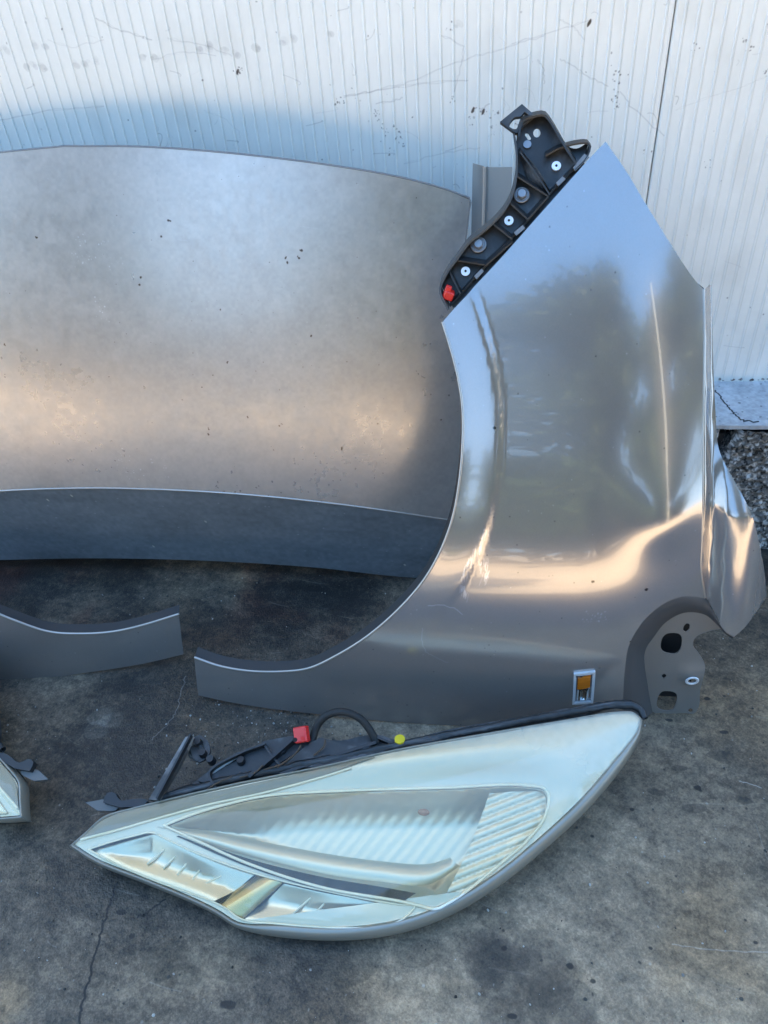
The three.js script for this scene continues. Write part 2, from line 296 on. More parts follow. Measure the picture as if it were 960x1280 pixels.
// ------------------------------------------------------------------ white ribbed wall
const wallMap = canvasMap(2048, -1.35, 0.75, 0.2, 1.4, (x, y) => {
  const v = 226 + 10 * (fbm(x * 5, y * 5, 4) - 0.5) + 7 * (fbm(x * 90, y * 24, 3) - 0.5) - 7 * smooth(0.6, 0.8, fbm(x * 11 + 3, y * 9, 4));
  return [v - 1, v, v - 4];
}, (ctx, X, Y, s) => {
  const smudges = [[-0.861, 1.005], [-0.83, 1.0096], [-0.8066, 1.0109], [-0.7847, 1.0086], [-0.8746, 0.983], [-0.8339, 0.976], [-0.8177, 0.9778], [-0.8005, 0.9744], [-0.776, 0.9783], [-0.7369, 0.9764], [-0.7185, 0.9768], [-0.6968, 0.9783], [-0.6742, 0.9785], [-0.6087, 0.9827], [-0.5912, 0.9819], [-0.5704, 0.9821], [-0.5478, 0.9847], [-0.527, 0.9861], [-0.5063, 0.9875], [-0.4857, 0.9889], [-0.4595, 0.9828], [-0.4417, 0.9783], [-0.4225, 0.981], [-0.4022, 0.9824], [-0.3571, 0.9897], [-0.3369, 0.9935], [-0.3157, 0.9947], [-0.2959, 0.9973], [-0.2709, 0.9983], [-0.0573, 0.9989]];
  for (const p of smudges) for (let k = rnd() < 0.3 ? 4 : 1; k < 4; k++) blot(ctx, X(p[0]) + rr(-4, 4), Y(p[1]) + rr(-4, 4), rr(3, 8), 'rgba(70,70,72,' + rr(0.03, 0.10) + ')', rr(0.5, 1), rnd());
  const lines = [[[-0.6791, 1.0428], [-0.6478, 1.0258], [-0.621, 1.0173], [-0.5876, 1.006]], [[-0.2586, 0.9014], [-0.2006, 0.9102], [-0.1296, 0.9232], [-0.0603, 0.9466], [-0.0065, 0.9583], [0.0397, 0.9676], [0.0849, 0.978]], [[-0.2583, 0.9039], [-0.1864, 0.9108], [-0.1159, 0.9176], [-0.0399, 0.9179]], [[-0.0841, 0.9865], [-0.0467, 0.9696], [-0.0508, 0.9438], [-0.0634, 0.9016]], [[-0.519, 0.8917], [-0.4842, 0.877], [-0.4585, 0.8529], [-0.4614, 0.8379]], [[-0.92, 0.8922], [-0.8185, 0.9044], [-0.7074, 0.9064]], [[-0.2022, 0.8887], [-0.1734, 0.8913], [-0.1547, 0.8968]], [[0.033, 0.9691], [0.0975, 0.983], [0.1604, 0.9965]], [[0.1136, 0.943], [0.1342, 0.9326], [0.1622, 0.9146], [0.197, 0.8986]],
    [[0.3153, 0.8565], [0.3705, 0.8763], [0.4193, 0.8885], [0.454, 0.9023]], [[0.218, 0.8891], [0.2413, 0.8634], [0.3019, 0.8163]], [[-0.1574, 0.7863], [-0.0758, 0.8041], [-0.0179, 0.8087]], [[-0.5957, 0.9759], [-0.5345, 0.9853], [-0.4782, 0.9764]], [[-0.0187, 0.868], [-0.0022, 0.8801]], [[-0.7776, 1.0156], [-0.7375, 1.0013], [-0.6747, 1.0104]], [[0.0895, 0.9071], [0.0866, 0.9313], [0.0766, 0.9436]], [[-0.5582, 1.007], [-0.4894, 0.9915], [-0.4496, 0.975]], [[0.1092, 0.9992], [0.1332, 0.9879], [0.1503, 0.969]]];
  for (const l of lines) for (let k = 0; k < 2; k++) stroke(ctx, X, Y, l, rr(0.8, 1.8), 'rgba(60,60,64,' + rr(0.04, 0.13) + ')', 2);
  const dark = [[-0.4443, 0.9501], [-0.4392, 0.9536], [-0.266, 0.8991], [-0.2719, 0.8981], [-0.0677, 0.8905], [-0.0313, 0.8711], [-0.0131, 0.8678], [0.0066, 0.8631], [0.0056, 0.8437], [-0.0354, 0.8545], [-0.2032, 0.8758], [-0.1994, 0.8678], [-0.184, 0.838], [-0.1666, 0.8347], [-0.1599, 0.8236], [-0.1785, 0.8079], [-0.1688, 0.8481], [-0.1904, 0.8516], [-0.0706, 0.9996], [0.2084, 0.9137], [0.2099, 0.9016], [0.2127, 0.8893], [0.2115, 0.8771], [0.2166, 0.8682], [0.4149, 0.9422], [0.3313, 0.9486], [0.4469, 0.9062], [0.4526, 0.9082], [0.045, 0.8421], [0.0664, 0.8334], [0.3852, 0.7669], [0.4049, 0.954]];
  for (const p of dark) for (let k = 0; k < 5; k++) blot(ctx, X(p[0]) + rr(-7, 7), Y(p[1]) + rr(-7, 7), rr(0.6, 2.2), 'rgba(38,36,36,' + rr(0.2, 0.6) + ')', rr(0.35, 1), rnd() * 3);
  for (const p of [[-0.4443, 0.9501], [0.1558, 0.9912], [0.1569, 0.9934], [-0.0131, 0.8678], [-0.0313, 0.8711]]) blot(ctx, X(p[0]), Y(p[1]), 5, 'rgba(40,36,34,0.85)', 0.45, 2.0);
  for (let k = 0; k < 260; k++) { const x = rr(0, 2048), y = rr(0, 1170), a = rr(-3, 3), l = rr(6, 40); ctx.strokeStyle = 'rgba(80,80,84,' + rr(0.06, 0.3) + ')'; ctx.lineWidth = rr(0.5, 1.4); ctx.beginPath(); ctx.moveTo(x, y); ctx.quadraticCurveTo(x + l * 0.4, y + rr(-5, 5), x + l * Math.cos(a), y + l * Math.sin(a) * 0.6); ctx.stroke(); }
  for (let k = 0; k < 400; k++) blot(ctx, rr(0, 2048), rr(0, 1170), rr(0.6, 2), 'rgba(60,58,58,' + rr(0.1, 0.6) + ')', rr(0.4, 1), rnd() * 3);
  for (let k = 0; k < 60; k++) blot(ctx, X(rr(0.42, 0.75)), Y(0.327 + Math.abs(rr(-0.004, 0.006))), rr(1.5, 4), 'rgba(70,52,44,0.5)', 0.6, 0);
  stroke(ctx, X, Y, [[0.2883, 0.8168], [0.3077, 0.6328], [0.3233, 0.4328]], 0.1, 'rgba(0,0,0,0)');
});
const wallMat = new THREE.MeshPhysicalMaterial({ map: wallMap, roughness: 0.42, clearcoat: 0.15, clearcoatRoughness: 0.4 });
{
  const wall = thing('wall', 'white ribbed metal panel wall with scuffs and scratches behind the car parts', 'wall');
  const W = 1.35, pitch = 0.0213, y0 = 0.325, y1 = 4.3;
  for (let i = -4; i <= 3; i++) {
    const xa = 0.29 + i * W, xb = xa + W - 0.002, prof = [[xa, -0.05], [xa, -0.003], [xa + 0.003, 0]];
    for (let x = xa + 0.0155; x < xb - 0.008; x += pitch) prof.push([x - 0.0026, 0], [x - 0.0012, 0.0016], [x + 0.0008, 0.0016], [x + 0.0016, -0.0009], [x + 0.0030, 0]);
    prof.push([xb - 0.003, 0], [xb, -0.003], [xb, -0.05]);
    const P = [], U = [], I = [];
    for (let k = 0; k < prof.length - 1; k++) {
      const a = prof[k], b = prof[k + 1], n = P.length / 3;
      for (const [q, y] of [[a, y0], [b, y0], [b, y1], [a, y1]]) { P.push(q[0], y, q[1]); U.push(...wallMap.userData.uv(q[0], y)); }
      I.push(n, n + 1, n + 2, n, n + 2, n + 3);
    }
    const n = P.length / 3; for (const [x, y] of [[xb, y0], [xa, y0], [xa, y1], [xb, y1]]) { P.push(x, y, -0.05); U.push(0, 0); } I.push(n, n + 1, n + 2, n, n + 2, n + 3);
    const g = new THREE.BufferGeometry(); g.setAttribute('position', new THREE.Float32BufferAttribute(P, 3)); g.setAttribute('uv', new THREE.Float32BufferAttribute(U, 2)); g.setIndex(I);
    const ng = g.toNonIndexed(); ng.computeVertexNormals(); part('wall_panel', ng, wallMat, wall);
  }
  const core = new THREE.BoxGeometry(9.2, 4.3, 0.2); core.translate(0, 2.15, -0.16);
  part('backing', core, new THREE.MeshStandardMaterial({ color: 0x777777, roughness: 0.9 }), wall);
}

// ------------------------------------------------------------------ concrete ledge under the wall
{
  const ledge = thing('concrete_ledge', 'cracked grey concrete ledge of rough blocks at the foot of the white wall', 'ledge');
  const capMap = canvasMap(1024, 0.2, 1.0, -0.05, 0.25, (x, z) => { const v = 168 + 40 * (fbm(x * 30, z * 30, 4) - 0.5) + 34 * (fbm(x * 160, z * 160, 2) - 0.5); return [v, v, v + 2]; }, (ctx, X, Y) => {
    const c = (l) => l.map((p) => [p[0], p[1]]);
    stroke(ctx, X, Y, c([[0.4778, 0.0361], [0.484, 0.074], [0.4901, 0.1107], [0.497, 0.1343], [0.5081, 0.1516], [0.5352, 0.1514]]), 4, 'rgba(20,20,22,0.85)', 3);
    for (let k = 0; k < 260; k++) blot(ctx, rr(0, 1024), rr(0, 384), rr(1, 4), 'rgba(50,50,54,0.5)', rr(0.5, 1), rnd());
  });
  const capMat = new THREE.MeshStandardMaterial({ map: capMap, roughness: 0.95, bumpMap, bumpScale: 0.002 });
  const cg = new THREE.BoxGeometry(9, 0.014, 0.2, 600, 1, 24); cg.translate(0, 0.318, 0.066);
  const p = cg.attributes.position, u1 = new Float32Array(p.count * 2);
  for (let i = 0; i < p.count; i++) {
    const x = p.getX(i), y = p.getY(i), z = p.getZ(i), edge = smooth(0.13, 0.17, z), n = perlin.noise(x * 40, z * 40, 1) * 0.5 + perlin.noise(x * 110, z * 110, 5) * 0.4;
    p.setXYZ(i, x, y + (y > 0.318 ? 0.0025 * n - 0.005 * edge * edge : 0), z + (z > 0.16 ? 0.005 * n - 0.004 : 0));
    const q = capMap.userData.uv(x, z > 0.165 ? 0.2 : z); cg.attributes.uv.setXY(i, q[0], q[1]); u1[2 * i] = x * 2; u1[2 * i + 1] = z * 2;
  }
  cg.setAttribute('uv1', new THREE.BufferAttribute(u1, 2)); cg.computeVertexNormals();
  part('ledge_cap', cg, capMat, ledge, 'smooth pale mortar top with a crack');
  const bm = canvasMap(1024, 0, 0.4, 0, 0.4, (x, y) => { const peb = fbm(x * 150, y * 150, 2), v = 100 + 85 * smooth(0.42, 0.75, peb) - 60 * smooth(0.5, 0.25, fbm(x * 230 + 9, y * 230, 2)) + 20 * (fbm(x * 20, y * 20, 2) - 0.5); return [v, v * 0.985, v * 0.97]; });
  const blockMat = new THREE.MeshStandardMaterial({ map: bm, roughness: 1 });
  const block = (x0, x1, slant0, slant1, zoff) => {
    const nx = Math.round((x1 - x0) / 0.003), ny = 104, P = [], U = [], I = [];
    for (let j = 0; j <= ny; j++) for (let i = 0; i <= nx; i++) {
      const t = i / nx, y = 0.3105 * j / ny, xl = x0 + slant0 * (y - 0.277), xr = x1 + slant1 * (y - 0.277), jag = (e, s) => 0.006 * perlin.noise(y * 60, s, 2) * e;
      const x = xl + (xr - xl) * t + jag(1 - t, 3) + jag(t, 8), rim = Math.min(t * (x1 - x0), (1 - t) * (x1 - x0)) / 0.012;
      const z = 0.163 + zoff + 0.006 * perlin.noise(x * 90, y * 90, 3) + 0.004 * perlin.noise(x * 210, y * 210, 9) + 0.005 * perlin.noise(x * 14, y * 14, 4) - 0.012 * sq(1 - clamp(rim));
      P.push(x, y, z); U.push(x / 0.4, y / 0.4);
    }
    for (let j = 0; j < ny; j++) for (let i = 0; i < nx; i++) { const a = j * (nx + 1) + i; I.push(a, a + 1, a + nx + 2, a, a + nx + 2, a + nx + 1); }
    const side = (col, flip) => { const k = P.length / 3; for (let j = 0; j <= ny; j++) { const s = 3 * (j * (nx + 1) + col); P.push(P[s], P[s + 1], P[s + 2], P[s], P[s + 1], 0.02); U.push(0.1, P[s + 1] / 0.4, 0.45, P[s + 1] / 0.4); } for (let j = 0; j < ny; j++) { const a = k + 2 * j; flip ? I.push(a, a + 3, a + 1, a, a + 2, a + 3) : I.push(a, a + 1, a + 3, a, a + 3, a + 2); } };
    side(0, true); side(nx, false);
    const g = new THREE.BufferGeometry(); g.setAttribute('position', new THREE.Float32BufferAttribute(P, 3)); g.setAttribute('uv', new THREE.Float32BufferAttribute(U, 2)); g.setIndex(I); g.computeVertexNormals(); return g;
  };
  part('block', block(0.02, 0.466, 0, -0.02, 0), blockMat, ledge); part('block', block(0.492, 0.95, 0.28, 0, 0.004), blockMat, ledge);
  const core = new THREE.BoxGeometry(9, 0.274, 0.12); core.translate(0, 0.137, 0.06);
  part('mortar', core, new THREE.MeshStandardMaterial({ color: 0x4a4a4c, roughness: 1 }), ledge);
}

// ------------------------------------------------------------------ paint, plastics, metals
const paintLook = { metalness: 0.58, clearcoat: 1, ior: 1.5 };
const scuffMap = canvasMap(1024, -0.62, 0.5, -0.02, 0.98, (x, y) => { const v = 156 + 4 * (fbm(x * 30, y * 30, 3) - 0.5) + 5 * (fbm(x * 900, y * 900, 1) - 0.5); return [v, v * 0.955, v * 0.925]; }, (ctx, X, Y) => {
  const streak = [[0.0088, 0.4025], [0.0004, 0.3875], [-0.0068, 0.3711], [-0.0154, 0.3581], [-0.0228, 0.341], [-0.0277, 0.3222], [-0.0301, 0.3044], [-0.0209, 0.295]], streak2 = [[-0.0002, 0.3547], [0.0014, 0.3365], [0.0042, 0.3233], [0.0074, 0.3523], [0.0104, 0.3341], [0.0119, 0.3208]];
  for (const [l, n] of [[streak, 90], [streak2, 40]]) for (let k = 0; k < n; k++) {
    const i = Math.floor(rnd() * (l.length - 1)), t = rnd(), x = X(l[i][0] + (l[i + 1][0] - l[i][0]) * t) + rr(-4, 4), y = Y(l[i][1] + (l[i + 1][1] - l[i][1]) * t) + rr(-3, 3), q = rr(3, 16);
    ctx.strokeStyle = 'rgba(236,236,240,' + rr(0.15, 0.7) + ')'; ctx.lineWidth = rr(0.4, 1.2); ctx.beginPath(); ctx.moveTo(x, y); ctx.lineTo(x + rr(-0.35, 0.1) * q, y + q); ctx.stroke();
  }
  stroke(ctx, X, Y, [[-0.0862, 0.2711], [-0.0638, 0.2734], [-0.0428, 0.2685], [-0.0297, 0.2572]], 1.2, 'rgba(215,215,220,0.6)', 1);
  stroke(ctx, X, Y, [[-0.096, 0.2286], [-0.0978, 0.2047], [-0.0915, 0.1803], [-0.0739, 0.1694], [-0.0535, 0.1602]], 1, 'rgba(200,205,215,0.4)', 1);
  for (let k = 0; k < 30; k++) blot(ctx, X([[0.1746, 0.2695]][0][0]) + rr(-12, 26), Y([[0.1752, 0.2623]][0][1]) + rr(-8, 10), rr(0.5, 2.2), 'rgba(220,222,228,' + rr(0.2, 0.6) + ')', 0.6, rnd() * 3);
  for (let k = 0; k < 420; k++) blot(ctx, rr(0, 1024), rr(0, 914), rr(0.4, 1), rnd() < 0.5 ? 'rgba(225,225,228,0.5)' : 'rgba(30,28,28,0.55)', 1);
  for (const p of [[0.0151, 0.5445], [0.1745, 0.3217], [0.2597, 0.3026], [0.2451, 0.2102], [0.2469, 0.1811], [0.2642, 0.1686]]) blot(ctx, X(p[0]), Y(p[1]), 2.4, 'rgba(25,22,20,0.9)', 0.8);
});
const paint = new THREE.MeshPhysicalMaterial({ ...paintLook, map: scuffMap, roughness: 0.16, clearcoatRoughness: 0.02 });
const dustRough = canvasMap(1024, -1.6, 0.1, 0, 0.95, (x, y) => { const v = 90 + 60 * (fbm(x * 7, y * 7, 4) - 0.5) + 50 * (fbm(x * 60, y * 60, 3) - 0.5); return [v, v, v]; }, null, THREE.ClampToEdgeWrapping, false);
const dustMap = canvasMap(2048, -1.6, 0.1, 0, 0.95, (x, y) => {
  const v = 176 + 8 * (fbm(x * 6, y * 6, 4) - 0.5) + 12 * (fbm(x * 170, y * 170, 2) - 0.5) + 10 * (fbm(x * 40, y * 60, 3) - 0.5); return [v, v * 0.955, v * 0.92];
}, (ctx, X, Y) => {
  const sp = [[-0.7105, 0.7431], [-0.7005, 0.7328], [-0.697, 0.7201], [-0.7188, 0.7154], [-0.6674, 0.7358], [-0.6508, 0.7036], [-0.6872, 0.6441], [-0.689, 0.6185], [-0.7069, 0.372], [-0.7022, 0.3554], [-0.6992, 0.3302], [-0.6948, 0.3114], [-0.6345, 0.3391], [-0.6262, 0.3222], [-0.7156, 0.3469], [-0.6766, 0.3185]];
  for (const p of sp) for (let k = 0; k < 7; k++) blot(ctx, X(p[0]) + rr(-18, 18), Y(p[1]) + rr(-14, 14), rr(0.5, 1.8), 'rgba(226,228,232,' + rr(0.3, 0.8) + ')', rr(0.5, 1), rnd() * 3);
  for (let k = 0; k < 900; k++) blot(ctx, rr(0, 2048), rr(0, 1144), rr(0.4, 1.1), rnd() < 0.6 ? 'rgba(225,222,216,0.35)' : 'rgba(40,34,30,0.5)', 1);
  for (const p of [[-0.3472, 0.7023], [-0.345, 0.6947], [-0.325, 0.7012], [-0.3201, 0.7109], [-0.609, 0.6793], [-0.612, 0.6703], [-0.5451, 0.7689], [-0.544, 0.7664], [-0.5616, 0.7425], [-0.7923, 0.7485], [-0.3836, 0.4112], [-0.3801, 0.4158], [-0.3131, 0.5727], [-0.4682, 0.5328], [-0.5217, 0.4099], [-0.5249, 0.3989], [-0.2697, 0.3629], [-0.1976, 0.4079], [-0.0799, 0.407], [-0.8974, 0.5685], [-0.4427, 0.4315], [-0.4718, 0.6238]]) for (let k = 0; k < 2; k++) blot(ctx, X(p[0]) + rr(-2, 2), Y(p[1]) + rr(-2, 2), rr(1.2, 3), 'rgba(52,34,24,0.85)', rr(0.4, 0.9), rnd() * 3);
  for (let k = 0; k < 40; k++) { const x = rr(0, 2048), y = rr(0, 1144), l = rr(10, 60), a = rr(-1.2, 1.2); ctx.strokeStyle = 'rgba(220,220,222,' + rr(0.05, 0.2) + ')'; ctx.lineWidth = 0.8; ctx.beginPath(); ctx.moveTo(x, y); ctx.lineTo(x + l, y + l * a); ctx.stroke(); }
});
const dustRough2 = canvasMap(1024, -1.6, 0.1, 0, 0.95, (x, y) => { const v = 255 * clamp(0.33 + 0.16 * (fbm(x * 5 + 3, y * 6, 4) - 0.5) + 0.12 * (fbm(x * 90, y * 90, 3) - 0.5), 0.2, 0.6); return [v, v, v]; }, null, THREE.ClampToEdgeWrapping, false);
const bonnetMat = new THREE.MeshPhysicalMaterial({ metalness: 0.62, clearcoat: 0.8, map: dustMap, roughness: 1, roughnessMap: dustRough2, clearcoatRoughness: 0.5, clearcoatRoughnessMap: dustRough });
const lipMap = canvasMap(1024, -1.6, 0.1, 0, 0.32, (x, y) => { const v = 128 + 26 * (fbm(x * 9, y * 40, 4) - 0.5) + 22 * (fbm(x * 120, y * 120, 2) - 0.5); return [v * 0.92, v * 0.97, v * 1.02]; }, (ctx, X, Y) => {  // dusty bonnet paint, darkened and blued for the shade under the crease
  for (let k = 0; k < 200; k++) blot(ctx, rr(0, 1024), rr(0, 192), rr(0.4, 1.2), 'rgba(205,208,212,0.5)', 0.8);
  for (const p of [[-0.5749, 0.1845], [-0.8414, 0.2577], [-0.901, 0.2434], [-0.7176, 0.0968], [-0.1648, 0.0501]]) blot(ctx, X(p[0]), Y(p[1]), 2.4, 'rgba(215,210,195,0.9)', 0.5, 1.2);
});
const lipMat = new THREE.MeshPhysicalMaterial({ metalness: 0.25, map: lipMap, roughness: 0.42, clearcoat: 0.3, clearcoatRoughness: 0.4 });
const railMat = new THREE.MeshPhysicalMaterial({ color: 0x9a948e, metalness: 0.4, roughness: 0.45 });
const plateMat = new THREE.MeshPhysicalMaterial({ color: 0x8a8580, metalness: 0.45, roughness: 0.42 });
const rimMat = new THREE.MeshPhysicalMaterial({ color: 0x4d4c4d, metalness: 0.3, roughness: 0.5 });
const innerMat = new THREE.MeshPhysicalMaterial({ color: 0x757270, metalness: 0.4, roughness: 0.5, clearcoat: 0.4, clearcoatRoughness: 0.25 });
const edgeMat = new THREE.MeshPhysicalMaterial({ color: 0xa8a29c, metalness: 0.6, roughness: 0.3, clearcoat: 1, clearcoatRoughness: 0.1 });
const blackMap = canvasMap(512, 0, 0.3, 0, 0.3, (x, y) => { const v = 38 + 40 * smooth(0.45, 0.8, fbm(x * 40, y * 40, 4)) + 10 * (fbm(x * 400, y * 400, 2) - 0.5); return [v, v, v * 1.02]; });
const blackPlastic = new THREE.MeshStandardMaterial({ map: blackMap, roughness: 0.5 });
const dustyMap = canvasMap(512, 0, 0.3, 0, 0.3, (x, y) => { const v = 66 + 60 * smooth(0.4, 0.8, fbm(x * 30, y * 30, 4)) + 16 * (fbm(x * 300, y * 300, 2) - 0.5); return [v * 1.02, v, v * 0.98]; });
const dustyPlastic = new THREE.MeshStandardMaterial({ map: dustyMap, roughness: 0.6 });
const plainBlack = new THREE.MeshStandardMaterial({ color: 0x1c1d20, roughness: 0.5 });
const rubber = new THREE.MeshStandardMaterial({ color: 0x191919, roughness: 0.65 });
const steel = new THREE.MeshStandardMaterial({ color: 0x8a8a8c, metalness: 0.8, roughness: 0.45 });
const zinc = new THREE.MeshStandardMaterial({ color: 0xe4e6ea, metalness: 0.3, roughness: 0.4 });
const darkHole = new THREE.MeshStandardMaterial({ color: 0x0c0c0d, roughness: 0.8 });
const redPlastic = new THREE.MeshPhysicalMaterial({ color: 0xc8231f, roughness: 0.4, clearcoat: 0.3 });
const chrome = new THREE.MeshStandardMaterial({ color: 0xd8d8d6, metalness: 1, roughness: 0.12 });
const satin = new THREE.MeshPhysicalMaterial({ color: 0xd6d1c6, metalness: 0.5, roughness: 0.26 });

// ------------------------------------------------------------------ bonnet
{
  const bonnet = thing('car_bonnet', 'large dull grey-brown metallic car bonnet leaning against the white wall', 'car bonnet');
  const uvB = (x, y) => dustMap.userData.uv(x, y);
  const crease = [[-1.554, 0.1112], [-1.3461, 0.1736], [-1.1633, 0.2216], [-0.9994, 0.2549], [-0.8491, 0.2761], [-0.7263, 0.2829], [-0.5595, 0.2808], [-0.4152, 0.2653], [-0.2733, 0.2404], [-0.1633, 0.2143], [-0.0748, 0.185], [-0.0205, 0.164]];
  const cr = crease.map((p) => [p[0], creaseY(p[0])]); cr[0].push(1); cr[cr.length - 1].push(1);
  const top = [[-0.0325, 0.7667, 1], [-0.0687, 0.7832], [-0.1481, 0.8087], [-0.2534, 0.8318], [-0.412, 0.8579], [-0.5738, 0.8759], [-0.714, 0.8824, 1], [-0.8326, 0.8768], [-0.9903, 0.8647], [-1.1619, 0.8478], [-1.3828, 0.801, 1]];
  const right = [[-0.0033, 0.2804], [-0.0091, 0.4369], [-0.0225, 0.5513], [-0.0434, 0.6582], [-0.0411, 0.6954], [-0.0361, 0.7313]];
  const main = sheet(spline([...cr, ...right, ...top]), [], bonnetZ, { cell: 0.012, th: 0.0012, uv: uvB });
  const panelMesh = part('skin', main, bonnetMat, bonnet);
  const low = [[-1.6978, -0.0644], [-1.4851, -0.0201], [-1.2936, 0.0099], [-1.1181, 0.0277], [-0.9109, 0.0455], [-0.717, 0.0519], [-0.5323, 0.048], [-0.3536, 0.034], [-0.2132, 0.0121], [-0.1259, -0.0096], [-0.0202, -0.0402]].map((p) => [p[0], Math.max(0.003, p[1])]);
  low[0].push(1); low[low.length - 1].push(1);
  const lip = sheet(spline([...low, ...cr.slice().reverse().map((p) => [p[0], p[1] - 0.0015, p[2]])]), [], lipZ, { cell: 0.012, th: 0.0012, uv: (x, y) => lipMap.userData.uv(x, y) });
  part('front_lip', lip, lipMat, bonnet, 'dusty front lip folded back under the crease, its shade painted darker and bluer');
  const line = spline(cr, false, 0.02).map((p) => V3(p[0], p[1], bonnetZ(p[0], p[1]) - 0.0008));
  part('crease_edge', tube(line, 0.0022, false, 8, 160), edgeMat, bonnet, 'rounded crease bead added for a bright edge highlight');  // bead added along the crease to carry the edge highlight
  const rim = spline([...right.slice(4), ...top], false, 0.02).map((p) => V3(p[0], p[1], bonnetZ(p[0], p[1]) - 0.003));
  part('hem', tube(rim, 0.0025, false, 8, 200), innerMat, bonnet);
  // strengthening frame on the back
  const ribs = []; for (const x of [-1.2, -0.72, -0.25]) ribs.push(tube([0.36, 0.5, 0.65, 0.76].map((y) => V3(x, y, bonnetZ(x, y) - 0.022)), 0.016));
  ribs.push(tube([-1.25, -0.9, -0.5, -0.15].map((x) => V3(x, 0.4, bonnetZ(x, 0.4) - 0.022)), 0.016));
  part('inner_frame', ribs, innerMat, bonnet);
  bonnet.userData.skin = undefined; delete bonnet.userData.skin;
}

// ------------------------------------------------------------------ front fender with its bracket, wing, plate and side repeater
const archLine = [[-0.5193, 0.1195, 1], [-0.4709, 0.1075], [-0.4169, 0.1054], [-0.3551, 0.1131], [-0.3016, 0.1276], [-0.2479, 0.162], [-0.189, 0.2083], [-0.1327, 0.2649], [-0.0923, 0.316], [-0.0663, 0.3632], [-0.0476, 0.4134], [-0.0381, 0.4606], [-0.0328, 0.5164], [-0.0337, 0.5695], [-0.0417, 0.6104], [-0.0532, 0.6454], [-0.0658, 0.6768, 1]];
const seamLine = [[0.3141, 0.7021, 1], [0.3173, 0.6659], [0.3229, 0.5668], [0.3309, 0.4601], [0.3409, 0.3624], [0.3458, 0.3153], [0.3594, 0.2659, 1]];
const recessArc = [[0.3594, 0.2659, 1], [0.3422, 0.2737], [0.319, 0.2795], [0.2935, 0.275], [0.2685, 0.2565], [0.2529, 0.2336], [0.242, 0.2027], [0.2406, 0.1551], [0.2454, 0.0887], [0.2543, 0.0157, 1]];
const archDense = spline(archLine, false, 0.01);
const distTo = (l, x, y) => { let b = 1e9; for (let i = 0; i < l.length - 1; i++) { const [ax, ay] = l[i], dx = l[i + 1][0] - ax, dy = l[i + 1][1] - ay, t = clamp(((x - ax) * dx + (y - ay) * dy) / (dx * dx + dy * dy)); b = Math.min(b, sq(x - ax - t * dx) + sq(y - ay - t * dy)); } return Math.sqrt(b); };
